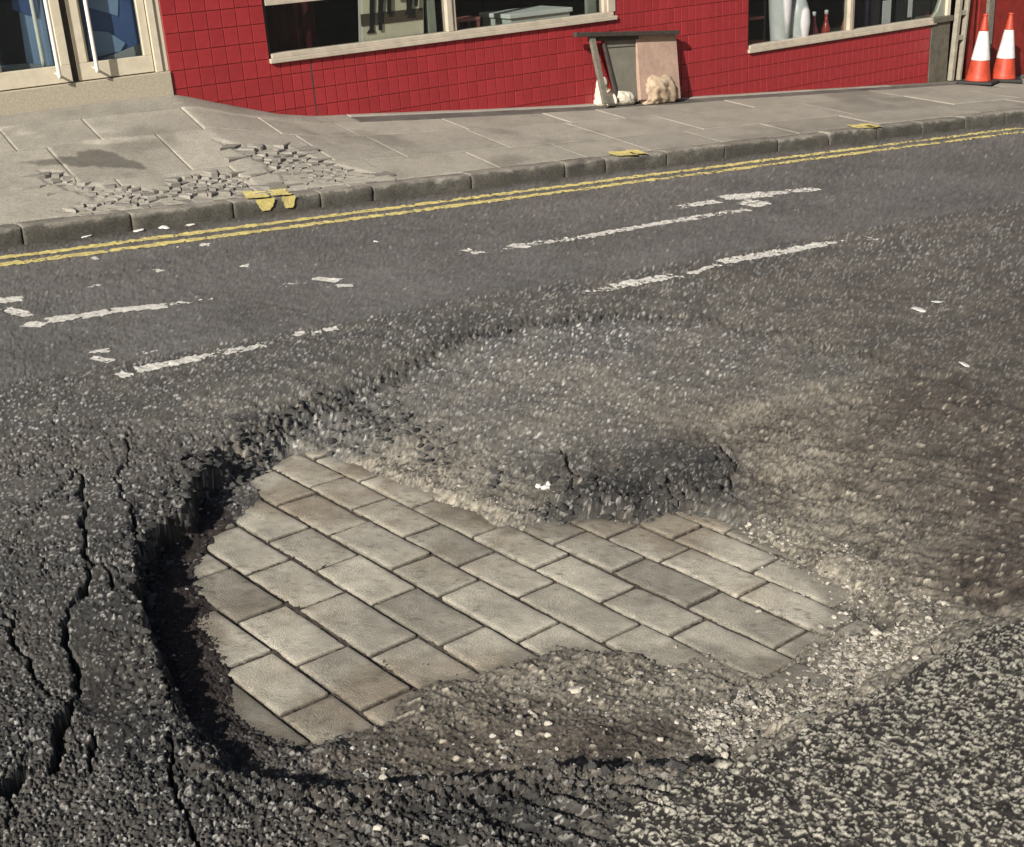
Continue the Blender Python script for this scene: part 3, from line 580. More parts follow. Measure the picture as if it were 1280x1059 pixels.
def dash(p, q, wpx, wear=.2, seed=0, **kw):
    A, B = at(*p), at(*q); mid = ((p[0] + q[0]) / 2, (p[1] + q[1]) / 2)
    e1, e2 = at(mid[0], mid[1] - wpx / 2), at(mid[0], mid[1] + wpx / 2); d = (B - A) / np.hypot(*(B - A)); w = abs((e1 - e2) @ np.array([-d[1], d[0]]))
    paint('white_line', A, B, max(w, .012), M['white'], wear + .07, seed, .0055, **kw)
DASH = [((-30,378),(28,372),6,.15),((6,384),(36,394),9,.2),((30,404),(57,405),7,.1),((60,400),(98,394),7,.05),((99,396),(136,389),7,.08),((140,388),(208,382),6,.1),((212,380),(266,375),4,.5),
    ((110,439),(136,437),4,.25),((114,446),(140,450),5,.2),((147,463),(162,467),7,0),((171,460),(250,445),8,.12),((250,445),(330,430),7,.3),((300,431),(334,427),4,.35),((178,440),(197,437),4,.25),
    ((350,358),(384,353),4,.45),((392,347),(424,350),5,.05),((420,357),(441,356),4,.05),((367,416),(380,416),4,.1),((384,415),(420,409),4,.55),((722,367),(768,357),6,.32),((768,356),(850,341),7,.42),
    ((900,327),(960,317),8,.12),((960,317),(1030,304),7,.22),((1030,304),(1062,297),5,.4),((1075,296),(1095,299),5,.45),((850,345),(898,330),5,.55),
    ((580,312),(602,317),5,.25),((600,316),(642,308),5,.45),((638,306),(662,309),5,.1),((648,307),(740,294),5,.2),((740,294),(850,274),5,.25),((850,274),(934,261),5,.15),
    ((842,259),(897,251),5,.25),((903,247),(958,242),7,.05),((925,252),(957,255),8,.3),((955,242),(1020,235),5,.15),((940,259),(962,253),4,.4),
    ((115,322),(122,321),4,.1),((250,304),(262,304),4,.1),((190,338),(200,336),4,.2),((300,332),(312,331),3,.3),((113,356),(126,356),3,.3)]
for k, (p, q, w, wr) in enumerate(DASH): dash(p, q, w, wr, k)
# yellow ticks across the kerb top and down its face
kz = lambda x, y: np.where(y < KT + .03, .094, .1005) + .002
def tick(px, py, w, down):
    x, y = at(px, py, .1)[:2]
    paint('kerb_mark', (x - .02, KT + .012), (x + .03, KT + .19), w, M['yellow'], .12, int(px), .006, on=lambda X, Y: .1015 + np.maximum(pav(X, Y) - .098, 0) + .003 * ss(.0, .05, Y - KB + .03), ragged=.008)
    if down:                              # paint run on the face
        vs = []; n_ = 7
        for j in range(n_):
            hh = .096 - j * .013; ww = w * (1 - .55 * (j / (n_ - 1)) ** 1.6) * .42 + random.uniform(-.006, .006)
            vs += [(x + .02 - ww + random.uniform(-.004, .004), KT - .011, hh), (x + .02 + ww + random.uniform(-.004, .004), KT - .011, hh)]
        me = bpy.data.meshes.new('kerb_mark'); me.from_pydata(vs, [], [(2 * j, 2 * j + 1, 2 * j + 3, 2 * j + 2) for j in range(n_ - 1)]); link('kerb_mark', me, None, M['yellow'], kind='structure')
for a in ((322,246,.15,1),(352,243,.13,1),(795,196,.19,0),(822,196,.12,0),(1087,160,.22,0),(1108,160,.13,0)): tick(*a)

# ------------------------------------------------------------------ mesh helpers for built things
def bm_box(bm, x0, x1, y0, y1, z0, z1, bev=0.0):
    vs = [bm.verts.new(p) for p in ((x0,y0,z0),(x1,y0,z0),(x1,y1,z0),(x0,y1,z0),(x0,y0,z1),(x1,y0,z1),(x1,y1,z1),(x0,y1,z1))]
    fs = [bm.faces.new([vs[k] for k in q]) for q in ((3,2,1,0),(4,5,6,7),(0,1,5,4),(1,2,6,5),(2,3,7,6),(3,0,4,7))]
    if bev > 0: bmesh.ops.bevel(bm, geom=list({e for f in fs for e in f.edges}), offset=bev, segments=2, affect='EDGES', profile=.6)
def bm_tube(bm, pts, r, n=10):
    rings = []
    for i_, p in enumerate(pts):
        p = Vector(p); d = (Vector(pts[min(i_ + 1, len(pts) - 1)]) - Vector(pts[max(i_ - 1, 0)])).normalized()
        a = d.orthogonal().normalized() if i_ == 0 else (rings_a - d * rings_a.dot(d)).normalized(); rings_a = a; b = d.cross(a)
        rr = r[i_] if isinstance(r, (list, tuple)) else r
        rings.append([bm.verts.new(p + (a * math.cos(6.2832 * k / n) + b * math.sin(6.2832 * k / n)) * rr) for k in range(n)])
    for A, B in zip(rings[:-1], rings[1:]):
        for k in range(n): f = bm.faces.new((A[k], A[(k + 1) % n], B[(k + 1) % n], B[k])); f.smooth = True
    bm.faces.new(rings[0][::-1]); bm.faces.new(rings[-1])
def bm_lathe(bm, prof, n=28):
    rings = [[bm.verts.new((r * math.cos(6.2832 * k / n), r * math.sin(6.2832 * k / n), z)) for k in range(n)] for r, z in prof]
    for A, B in zip(rings[:-1], rings[1:]):
        for k in range(n): f = bm.faces.new((A[k], A[(k + 1) % n], B[(k + 1) % n], B[k])); f.smooth = True
    bm.faces.new(rings[0][::-1]); bm.faces.new(rings[-1])
def done(name, bm, mt, parent=None, **props):
    me = bpy.data.meshes.new(name); bm.normal_update(); bm.to_mesh(me); bm.free(); return link(name, me, parent, mt, **props)
def box(name, x0, x1, y0, y1, z0, z1, mt, parent=None, bev=.003, **props):
    bm = bmesh.new(); bm_box(bm, x0, x1, y0, y1, z0, z1, bev); return done(name, bm, mt, parent, **props)

# ------------------------------------------------------------------ the tiled shop front (local X along the wall, Y into it, Z up)
shopf = empty('shop_building', 'red tiled shop front with cream framed windows and glazed double doors', 'building', loc=(0, NW, 0))
shopf.rotation_euler = (0, -SLOPE, 0)
TOP = 3.4; V0 = -1.3
S_DOOR, S_A, S_B, S_C, S_D = 3.605, 4.435, 7.985, 9.715, 12.66
wall = box('wall', S_DOOR, S_A, .010, .26, -.2, TOP, M['grout'], shopf, 0)
def wallbit(x0, x1, z0, z1):
    bm = bmesh.new(); bm_box(bm, x0, x1, .010, .26, z0, z1); return done('wall', bm, M['grout'], shopf)
wb = wallbit(S_A, S_B, V0, .487); wc = wallbit(S_B, S_C, V0, TOP); wd = wallbit(S_C, S_D, V0, -.012); 
wallbit(S_A, S_B, 2.25, TOP); wallbit(S_C, S_D, 1.9, TOP)
TH = .1367; TV0 = .522
tile_cache = {}
def tile_mesh(w, h):
    key = (round(w, 3), round(h, 3))
    if key not in tile_cache:
        g, b, dpt = .0028, .0020, .012; x0, x1, z0, z1 = g, w - g, g, h - g
        vs = [(x0,0,z0),(x1,0,z0),(x1,0,z1),(x0,0,z1),(x0+b,-.0025,z0+b),(x1-b,-.0025,z0+b),(x1-b,-.0025,z1-b),(x0+b,-.0025,z1-b),(x0,dpt,z0),(x1,dpt,z0),(x1,dpt,z1),(x0,dpt,z1)]
        fs = [(4,5,6,7),(0,1,5,4),(1,2,6,5),(2,3,7,6),(3,0,4,7),(8,9,1,0),(9,10,2,1),(10,11,3,2),(11,8,0,3)]
        me = bpy.data.meshes.new('tile'); me.from_pydata(vs, [], fs); me.materials.append(M['tile']); tile_cache[key] = me
    return tile_cache[key]
pend = []
def tiles(x0, x1, step, vlo, vhi, parent, from_right=False):
    n = max(1, round((x1 - x0) / step)); st = (x1 - x0) / n
    k0 = math.floor((vlo - TV0) / TH + .0001); k1 = math.ceil((vhi - TV0) / TH)
    for c in range(n):
        for k in range(k0, k1):
            z0 = max(TV0 + TH * k, vlo); z1 = min(TV0 + TH * (k + 1), vhi)
            if z1 - z0 < .012: continue
            s0 = x0 + st * c; gz_ = float(np.interp(s0 * CS, WB[:, 0], WB[:, 1])); top_world = s0 * SN + z1 * CS
            if top_world < gz_ - .12: continue
            pend.append((s0, z0, st, z1 - z0, parent))
tiles(S_DOOR, S_A, .1185, -.15, 1.62, wall); tiles(S_A, 4.79, .0895, -.1, .485, wb); tiles(4.797, S_B, .1, -.45, .485, wb)
tiles(S_B, S_C, .089, -.6, 1.34, wc); tiles(S_C + .004, S_D - .06, .0865, -.85, -.014, wd)
def seen(t_):                               # how near the frame of the photograph a tile lies
    s0, z0, w, h, _ = t_; g = float(np.interp(s0 * CS, WB[:, 0], WB[:, 1])); hid = (s0 * SN + (z0 + h * .5) * CS) < g
    above = z0 > (1.0 if s0 < 5 else .62)
    return s0 + 100 * hid + 50 * above
pend.sort(key=seen); rest = {}
for q, (s0, z0, w, h, par) in enumerate(pend):
    if q < 300:
        o = link('tile', tile_mesh(w, h), par); o.location = (s0, random.gauss(0, .0007), z0); o.rotation_euler = (random.gauss(0, .004), 0, random.gauss(0, .006))
    else: rest.setdefault(par, []).append((s0, z0, w, h))
for par, L in rest.items():
    vs, fs = [], []
    for s0, z0, w, h in L:
        tm = tile_mesh(w, h); n0 = len(vs); dy = random.gauss(0, .0007); ry = random.gauss(0, .006)
        vs += [(v.co.x + s0, v.co.y + dy + ry * (v.co.x - w / 2), v.co.z + z0) for v in tm.vertices]; fs += [tuple(n0 + k for k in p.vertices) for p in tm.polygons]
    me = bpy.data.meshes.new('tile_field'); me.from_pydata(vs, [], fs); link('tile_field', me, par, M['tile'], kind='stuff')
for z0, z1, x0, x1 in ((1.64, TOP, S_DOOR, S_A), (1.36, TOP, S_B, S_C), (2.26, TOP, S_A + .003, S_B - .003), (1.91, TOP, S_C + .003, S_D)):
    box('fascia', x0, x1, -.004, .009, z0, z1, mat('fascia_red_%d' % int(x0 * 10), (.27, .027, .027), .45, .1, 6), shopf, 0)
box('cover_strip', 4.786, 4.799, -.002, .02, -.45, .485, M['steel'], shopf, 0)

glassm = bpy.data.materials.new('window_glass'); glassm.use_nodes = True
_n = glassm.node_tree.nodes; _n.remove(_n['Principled BSDF']); _t = _n.new('ShaderNodeBsdfTransparent'); _t.inputs[0].default_value = (.86, .89, .88, 1); _g = _n.new('ShaderNodeBsdfGlossy'); _g.inputs['Roughness'].default_value = .015
_fr = _n.new('ShaderNodeFresnel'); _ge = _n.new('ShaderNodeNewGeometry'); _mr = _n.new('ShaderNodeMapRange'); _mr.inputs[3].default_value = 1.5; _mr.inputs[4].default_value = 1 / 1.5; _mx = _n.new('ShaderNodeMixShader'); _L = glassm.node_tree.links
_L.new(_ge.outputs['Backfacing'], _mr.inputs[0]); _L.new(_mr.outputs[0], _fr.inputs[0]); _L.new(_fr.outputs[0], _mx.inputs[0]); _L.new(_t.outputs[0], _mx.inputs[1]); _L.new(_g.outputs[0], _mx.inputs[2]); _L.new(_mx.outputs[0], _n['Material Output'].inputs[0])

def window(x0, x1, zsill, ztop, mulls, mw, rjamb, transom=None):
    fr = box('window', x0, x1, .02, .09, ztop, ztop + .05, M['sill'], shopf, .004)
    box('sill', x0 - .004, x1, -.034, .10, zsill, zsill + .036, M['sill'], fr, .005)
    box('sill_top', x0 + .02, x1 - .03, -.016, .10, zsill + .0365, zsill + .072, M['sill'], fr, .005)
    if rjamb:
        box('jamb', x1 - rjamb, x1 - .004, -.012, .09, zsill + .073, ztop, M['sill'], fr, .004)
        box('jamb', x1 - rjamb - .035, x1 - rjamb - .002, .012, .08, zsill + .073, ztop, M['sill'], fr, .003)
    box('jamb', x0 + .001, x0 + .022, .012, .09, zsill + .073, ztop, M['steel'], fr, .002)
    xs_ = [x0 + .022]
    for mx_ in mulls:
        box('mullion', mx_, mx_ + mw * .55, .0, .085, zsill + .073, ztop, M['sill'], fr, .004); box('mullion', mx_ + mw * .56, mx_ + mw, .016, .085, zsill + .073, ztop, M['sill'], fr, .004); xs_ += [mx_, mx_ + mw]
    xs_.append(x1 - rjamb - .035 if rjamb else x1)
    for a, b in zip(xs_[::2], xs_[1::2]): box('pane', a + .001, b - .001, .046, .052, zsill + .074, ztop - .001, glassm, fr, 0)
    if transom: box('transom', transom[0], transom[1], .006, .08, transom[2], transom[3], M['sill'], fr, .004)
    return fr
window(S_A, S_B, .487, 2.25, [6.133], .097, .09, (S_A + .025, 5.07, .925, .985))
window(S_C, 12.66, -.012, 1.9, [11.235], .085, 0)
box('pane', 12.661, 12.87, .046, .052, .06, 1.899, glassm, shopf, 0)
# room behind the windows
room = box('back_wall', 2.0, 13.0, 3.2, 3.3, -1.0, TOP, M['dark'], shopf, 0)
box('room_floor', 3.7, 8.6, .27, 3.2, .38, .42, M['floor'], shopf, 0); box('room_floor', 8.75, 12.9, .27, 3.2, -.16, -.12, M['floor'], shopf, 0)
box('room_ceiling', 2.0, 13.0, .02, 3.2, TOP, TOP + .1, M['dark'], shopf, 0); box('partition', 8.6, 8.75, .27, 3.2, -.9, TOP, M['dark'], shopf, 0); box('partition', 3.66, 3.695, .27, 3.2, .2, TOP, M['dark'], shopf, 0)
box('partition', 12.9, 13.0, .27, 3.2, -.9, TOP, M['dark'], shopf, 0)

# doors and step
box('door_step', -2.0, S_DOOR - .002, -.018, .9, .20, .528, M['step'], shopf, .006)
post = box('door_frame', 3.497, 3.552, -.006, .09, .530, 2.7, M['cream'], shopf, .004); box('stop', 3.5535, S_DOOR - .003, .008, .09, .530, 2.7, M['cream'], post, .004)
box('door_frame', -2.0, S_DOOR - .003, .0, .09, 2.701, 2.80, M['cream'], shopf, .004)
box('wall', -2.0, S_DOOR - .003, .0, .2, 2.801, TOP, M['grout'], shopf, 0)
def leaf(x0, x1, hinge_right, st=(.075, .06)):
    z0, z1 = .536, 2.69; d = box('door', x0, x1, .014, .06, z0, z0 + .122, M['cream'], shopf, .004)
    box('stile', x0, x0 + st[0], .015, .06, z0 + .1225, z1, M['cream'], d, .004); box('stile', x1 - st[1], x1, .015, .06, z0 + .1225, z1, M['cream'], d, .004)
    box('rail', x0 + st[0] + .001, x1 - st[1] - .001, .016, .06, z1 - .12, z1, M['cream'], d, .004)
    box('bead', x0 + st[0] + .001, x0 + st[0] + .014, .024, .05, z0 + .1225, z1 - .121, M['cream'], d, .002)
    box('pane', x0 + st[0] + .015, x1 - st[1] - .001, .034, .040, z0 + .1225, z1 - .121, glassm, d, 0)
    return d
dr = leaf(2.922, 3.490, True); dl = leaf(2.322, 2.868, False, (.045, .068)); leaf(1.74, 2.306, True, (.075, .06)); leaf(1.15, 1.69, False)
box('door_seal', 2.870, 2.920, .045, .06, .536, 2.69, M['steel'], shopf, 0)
def pull(par, x, yb, zb):
    bm = bmesh.new(); bm_tube(bm, [(x, yb, zb), (x, yb, zb + .02), (x, yb, 2.2)], .0145, 12); o = done('handle', bm, M['handle'], par)
    bm = bmesh.new(); bm_tube(bm, [(x - .006, .0135, zb + .035), (x - .004, yb * .6, zb + .03), (x, yb + .004, zb + .022)], .009, 8); done('bracket', bm, M['handle'], o)
pull(dr, 3.035, -.062, .585); pull(dl, 2.755, -.062, .575)
bm = bmesh.new(); bm_tube(bm, [(2.70, .10, .66), (2.70, .10, .70), (2.70, .10, 2.2)], .014, 12); done('handle', bm, M['handle'], dl)
# added boards behind the door glass, coloured like the sky reflected in it
blue1, blue2, blue3 = mat('board_blue', (.075, .125, .30), .6, .1, 4), mat('board_pale_blue', (.25, .36, .56), .6, .1, 4), mat('board_navy', (.008, .010, .022), .6, .2, 4)
def board(name, label, px, y, cat='reflection board'):
    o = empty(name, label, cat); o.location = shopf.location; o.rotation_euler = shopf.rotation_euler
    for k, (poly, mm_) in enumerate(px):
        P = [sv(a, b, NW + y) for a, b in poly]; bm = bmesh.new(); yk_ = y - .006 * k
        f1 = [bm.verts.new((a, yk_, b)) for a, b in P]; f2 = [bm.verts.new((a, yk_ + .005, b)) for a, b in P]
        bm.faces.new(f1); bm.faces.new(f2[::-1])
        for q in range(len(P)): bm.faces.new((f1[q], f2[q], f2[(q + 1) % len(P)], f1[(q + 1) % len(P)]))
        bmesh.ops.recalc_face_normals(bm, faces=bm.faces); done('panel' if k == 0 else 'shape', bm, mm_, o)
    return o
board('reflection_board', 'added blue board with pale blue shapes imitating reflections in the right door leaf', [([(92,-60),(200,-60),(205,73),(112,80)], blue1), ([(102,-20),(148,-20),(147,20),(106,8)], blue2), ([(108,38),(135,40),(156,54),(150,64),(112,73)], blue2), ([(126,74),(176,54),(182,73),(116,79)], mat('board_grey', (.34, .36, .36), .6, .1, 4))], .16)
board('reflection_board', 'added pale blue board with a black band imitating reflections in the left door leaf', [([(-60,-60),(70,-60),(72,88),(-60,100)], blue2), ([(-60,-60),(12,-60),(33,79),(-60,86)], blue3), ([(15,12),(46,22),(44,-60),(10,-60)], blue1), ([(-20,86),(36,79),(66,82),(66,88),(-20,98)], mat('board_grey2', (.26, .30, .33), .6, .1, 4))], .16)
box('partition', -2.0, 3.695, 1.2, 1.25, .5, TOP, M['dark'], shopf, 0)
# end of the front: grey pier, ladder, red boards
pierm = mat('pier_render', (.105, .096, .072), .85, .3, 10, .002, 90); endm = mat('green_infill', (.26, .27, .22), .6, .15, 8)
pier = box('pier', 12.61, 12.935, -.008, .30, V0, -.002, pierm, shopf, .006)
box('pier_sill', 12.60, 12.95, -.036, .30, -.0015, .058, pierm, pier, .006)
bm = bmesh.new(); P_ = [(12.66, .06), (12.87, .06), (12.87, 1.9), (12.84, 1.9), (12.84, .55), (12.80, .25), (12.74, .12)]
f1 = [bm.verts.new((a_, .03, b_)) for a_, b_ in P_]; f2 = [bm.verts.new((a_, .08, b_)) for a_, b_ in P_]; bm.faces.new(f1); bm.faces.new(f2[::-1])
for q in range(len(P_)): bm.faces.new((f1[q], f2[q], f2[(q + 1) % len(P_)], f1[(q + 1) % len(P_)]))
bmesh.ops.recalc_face_normals(bm, faces=bm.faces); done('corner_infill', bm, endm, pier)
box('corner_post', 12.872, 12.932, .0, .09, .06, 1.9, M['cream'], pier, .004)
box('wall', 12.66, 12.935, .010, .26, 1.901, TOP, M['grout'], shopf, 0)
redm = mat('red_boarding', (.22, .022, .016), .55, .25, 9)
for k, (a, b, y, mm_) in enumerate(((12.94, 13.30, .16, M['dark']), (13.302, 13.42, .02, redm), (13.425, 13.50, .05, mat('red_dark', (.10, .012, .010), .6, .2, 8)), (13.505, 13.63, .03, redm), (13.635, 13.74, -.01, M['woodgrey']), (13.75, 24, .02, redm))):
    box('boarding', a, b, y, y + .2, V0 - .8, TOP, mm_, shopf, .004)
box('roof', -2.0, 24, -.05, 3.3, TOP + .101, TOP + .25, M['steel'], shopf, 0)

# ------------------------------------------------------------------ things in the shop windows
def in_shop(o): o.location = shopf.location; o.rotation_euler = shopf.rotation_euler; return o
beige, brown, black, pinkm = mat('print_beige', (.66, .58, .44), .7, .1, 5), mat('print_brown', (.085, .060, .042), .7, .1, 5), mat('print_black', (.012, .010, .010), .7, .1, 5), mat('pink_wood', (.36, .13, .11), .6, .25, 9)
board('poster', 'beige street scene poster with brown band and dark legs in the left window',
    [([(446,-90),(528,-90),(530,43),(449,54)], mat('print_white', (.62, .60, .53), .7, .1, 5)), ([(451,-90),(527,-90),(529,42),(453,52)], beige), ([(450,18),(528,10),(528,24),(451,33)], brown),
     ([(461,-30),(468,-30),(466,36),(468,41),(457,42),(461,36)], black), ([(472,-30),(481,-30),(476,20),(476,38),(472,38),(471,20)], black), ([(482,-20),(487,-20),(487,18),(482,18)], black),
     ([(505,-20),(513,-20),(512,14),(514,18),(503,19),(506,14)], black), ([(516,-20),(521,-20),(519,8),(515,8)], black), ([(490,-60),(500,-60),(500,-4),(490,-4)], mat('print_tan', (.40, .32, .22), .7, .1, 5))], .13, 'poster')
def shop_thing(name, label, cat, s, y, v, group=None): 
    o = empty(name, label, cat, group); o.location = shop(s, y, v); o.rotation_euler = (0, -SLOPE, 0); return o
def cloth(name, label, x0, x1, y, z0, z1, amp, fold, mt):
    bm = bmesh.new(); n = 60; rows = []
    for j in range(6):
        z = z0 + (z1 - z0) * j / 5; rows.append([bm.verts.new((x0 + (x1 - x0) * k / n, y + amp * math.sin(k / n * (x1 - x0) / fold * 6.28 + .4 * math.sin(k * .37 + j)) * (1 - .08 * j), z + .012 * math.sin(k * .5) * (j == 0))) for k in range(n + 1)])
    for A_, B_ in zip(rows[:-1], rows[1:]):
        for k in range(n): f = bm.faces.new((A_[k], A_[k + 1], B_[k + 1], B_[k])); f.smooth = True
    bmesh.ops.solidify(bm, geom=bm.faces[:], thickness=.004)
    o = done(name, bm, mt); in_shop(o); o['label'] = label; o['category'] = 'curtain'; return o
cloth('curtain', 'dark red gathered curtain at the left end of the left shop window', 4.50, 4.98, .20, .44, 2.2, .025, .11, mat('red_cloth', (.085, .006, .010), .8, .2, 10))
cloth('curtain', 'dusky purple curtain in the right pane of the far shop window', 11.42, 11.88, .24, -.12, 1.85, .03, .13, mat('purple_cloth', (.045, .030, .065), .8, .2, 10))
cloth('curtain', 'deep red cloth hanging at the left end of the far shop window', 10.10, 10.46, .55, -.12, 1.85, .03, .15, mat('wine_cloth', (.11, .012, .016), .8, .2, 10))
b_ = shop_thing('plinth', 'white display plinth in the right pane of the left shop window', 'plinth', 7.28, .42, .42)
box('body', -.32, .36, -.17, .30, 0, .16, mat('plinth_side', (.52, .55, .50), .5, .08, 6), b_, .006); box('top', -.34, .38, -.19, .32, .161, .20, mat('plinth_white', (.72, .72, .68), .45, .06, 6), b_, .006)
b_ = shop_thing('bench', 'small pink slatted bench just right of the mullion in the left shop window', 'bench', 6.42, .22, .42)
for k in range(3): box('slat', -.10, .16, -.05 + .07 * k, .005 + .07 * k, .19, .22, pinkm, b_, .003)
for sx in (-.08, .14):
    for sy in (-.03, .12): box('leg', sx - .015, sx + .015, sy - .015, sy + .015, 0, .189, pinkm, b_, .002)
b_ = shop_thing('rack_post', 'pale green steel post standing inside beside the left window mullion', 'post', 6.06, .16, .42); box('post', -.04, .04, -.02, .02, .01, 1.8, endm, b_, .004); box('foot', -.07, .07, -.06, .06, 0, .009, endm, b_, 0)
b_ = shop_thing('rack_post', 'pale green steel post at the right end of the left shop window', 'post', 7.83, .17, .42); box('post', -.06, .05, -.02, .02, .01, 1.8, endm, b_, .004); box('foot', -.08, .08, -.06, .06, 0, .009, endm, b_, 0)
vw = mat('white_ceramic', (.60, .58, .58), .35, .10, 14, .001, 40)
b_ = shop_thing('tall_vase', 'tall white column vase on the sill of the far shop window', 'vase', 10.33, .155, -.12)
bm = bmesh.new(); bm_lathe(bm, [(.085, 0), (.095, .02), (.10, .18), (.115, .4), (.125, .62), (.11, .80), (.07, .90), (.075, .93)], 24); done('body', bm, vw, b_)
bm = bmesh.new(); bm_lathe(bm, [(.077, .931), (.082, .945), (.06, .95)], 24); done('rim', bm, vw, b_)
b_ = shop_thing('oval_vase', 'white oval vase beside the tall column vase in the far shop window', 'vase', 10.60, .155, -.12)
bm = bmesh.new(); bm_lathe(bm, [(.05, 0), (.075, .03), (.115, .18), (.13, .32), (.12, .44), (.085, .54), (.045, .60), (.05, .66)], 24); done('body', bm, vw, b_)
bm = bmesh.new(); bm_tube(bm, [(-.115, 0, .20), (-.15, 0, .24), (-.15, 0, .33), (-.12, 0, .38)], .014, 8); done('handle', bm, vw, b_)
b_ = shop_thing('shelf', 'low dark red shelf in the left corner of the far shop window', 'shelf', 9.98, .32, -.12)
for z in (.16, .40, .66): box('board', -.20, .18, -.10, .12, z, z + .025, mat('shelf_red%d' % int(z * 100), (.30, .06, .05), .5, .2, 8), b_, .002)
for x in (-.205, .19): box('upright', x, x + .012, -.10, .12, 0, .9, M['dark'], b_, 0)
for k, (s_, c_, lb) in enumerate(((11.05, (.30, .035, .03), 'small red glass bottle left of the mullion in the far shop window'), (11.36, (.30, .11, .07), 'orange glass bottle right of the mullion in the far shop window'), (10.86, (.16, .02, .03), 'dark red glass bottle beside the oval vase in the far shop window'))):
    b_ = shop_thing('bottle', lb, 'bottle', s_, .17, -.12); bm = bmesh.new(); bm_lathe(bm, [(.045, 0), (.05, .01), (.05, .20), (.03, .26), (.018, .30), (.018, .36)], 16); done('glass', bm, mat('bottle%d' % k, c_, .2, .1, 9), b_)
    bm = bmesh.new(); bm_lathe(bm, [(.021, .361), (.021, .40), (.015, .405)], 12); done('cap', bm, vw, b_)
b_ = shop_thing('display_card', 'white card with a brown lower half standing in the far shop window', 'card', 12.02, .16, -.12)
box('card', -.07, .07, 0, .006, .12, .42, vw, b_, 0); box('lower_half', -.07, .07, -.001, .005, 0, .119, pinkm, b_, 0)
b_ = shop_thing('display_card', 'narrow white card at the right end of the far shop window', 'card', 12.42, .16, -.12); box('card', -.035, .035, 0, .006, .2, .5, vw, b_, 0); box('stand', -.02, .02, .0, .03, 0, .199, M['dark'], b_, 0)

# ------------------------------------------------------------------ leaning sign frame, board, sandbags, ladder, cones
def slab4(name, c, th, mt, parent=None):    # four world corners (front face), thickness towards the wall
    bm = bmesh.new(); c = [Vector(v) for v in c]; n = (c[1] - c[0]).cross(c[3] - c[0]).normalized()
    if n.y < 0: n = -n
    f = [bm.verts.new(v) for v in c]; b = [bm.verts.new(v + n * th) for v in c]; bm.faces.new(f); bm.faces.new(b[::-1])
    for q in range(4): bm.faces.new((f[q], b[q], b[(q + 1) % 4], f[(q + 1) % 4]))
    bmesh.ops.recalc_face_normals(bm, faces=bm.faces); bmesh.ops.bevel(bm, geom=bm.edges[:], offset=.003, segments=1, affect='EDGES'); return done(name, bm, mt, parent)
SF = empty('sign_frame', 'folded dark steel sign frame with a grey back panel leaning on the red tiles', 'sign frame')
w3 = lambda px, py, n: tuple(atn(px, py, n))
slab4('back_panel', [w3(757,46,9.700), w3(799,43,9.700), w3(803,127,9.60), w3(773,129,9.60)], .012, mat('grey_panel', (.175, .165, .13), .75, .18, 7, .001, 80, tint2=(.13, .122, .10)), SF)
slab4('panel_crease', [w3(759,59.4,9.682), w3(799,56.5,9.682), w3(799,57.6,9.680), w3(759,60.5,9.680)], .002, M['steel'], SF)
def bar(name, a, b, w, th, mt, parent):
    bm = bmesh.new(); a, b = Vector(a), Vector(b); d = (b - a).normalized(); sx = d.cross(Vector((0, 1, 0))).normalized() * w / 2; sy = sx.cross(d).normalized() * th / 2
    vs = [bm.verts.new(p + k * sx + l * sy) for p in (a, b) for k, l in ((-1,-1),(1,-1),(1,1),(-1,1))]
    for q in ((0,1,2,3),(7,6,5,4),(0,4,5,1),(1,5,6,2),(2,6,7,3),(3,7,4,0)): bm.faces.new([vs[k] for k in q])
    bmesh.ops.recalc_face_normals(bm, faces=bm.faces); bmesh.ops.bevel(bm, geom=bm.edges[:], offset=.004, segments=1, affect='EDGES'); return done(name, bm, mt, parent)
bar('leg', w3(739.5,46,9.655), w3(757,130,9.50), .060, .035, M['woodgrey'], SF); bar('leg', w3(752.5,46,9.70), w3(772,128,9.58), .030, .03, M['steel'], SF)
bar('top_rail', w3(718,43.6,9.64), w3(848,40.6,9.64), .040, .05, M['steel'], SF); bar('rail_plate', w3(735,48.5,9.69), w3(798,46,9.69), .05, .02, M['steel'], SF)
BD = slab4('board', [w3(795,44,9.690), w3(845,41.5,9.690), w3(851,123,9.545), w3(801,125,9.545)], .045, mat('pink_board', (.42, .285, .215), .85, .14, 22, .001, 120, tint2=(.36, .25, .19)))
BD['label'] = 'thick pinkish brown board leaning on the red wall beside the sign frame'; BD['category'] = 'board'
def bag(name, label, px, py, size, rot, mt, seed, n=9.5, sag=.5):
    x, y, z = atp(px, py); y = y
    bm = bmesh.new(); bmesh.ops.create_icosphere(bm, subdivisions=5, radius=1)
    P = np.array([v.co[:] for v in bm.verts]); a, b, c = size
    Q_ = np.sign(P) * np.abs(P) ** np.array([.8, .8, .75]); X, Y, Z = Q_[:, 0] * a, Q_[:, 1] * b, Q_[:, 2] * c
    fold = fbm(X * 2.2 + Z + seed, Y * 2 - Z * 1.7, .12, 3, 1000 + seed); crease = 1 - np.abs(fbm(X + Z * .8 + seed, Y + Z * 1.1, .10, 3, 1010 + seed)) * 1.4
    dsp = 1 + .12 * fold + .09 * np.clip(crease, -1, 1); X, Y, Z = X * dsp, Y * dsp, Z * dsp
    neck = np.exp(-((X / a - .95) / .2) ** 2); Y *= 1 - .45 * neck; Z *= 1 - .35 * neck
    Z = Z + c * .75 - sag * c * .5 * (X / a) ** 2; Z = np.where(Z < 0, Z * .05, Z)
    for v, p in zip(bm.verts, np.stack([X, Y, Z], 1)): v.co = p
    for f in bm.faces: f.smooth = True
    o = done(name, bm, mt); o.location = (x, y, float(pav(x, y)) - .004); o.rotation_euler = (0, 0, rot); o['label'] = label; o['category'] = 'sandbag'; return o
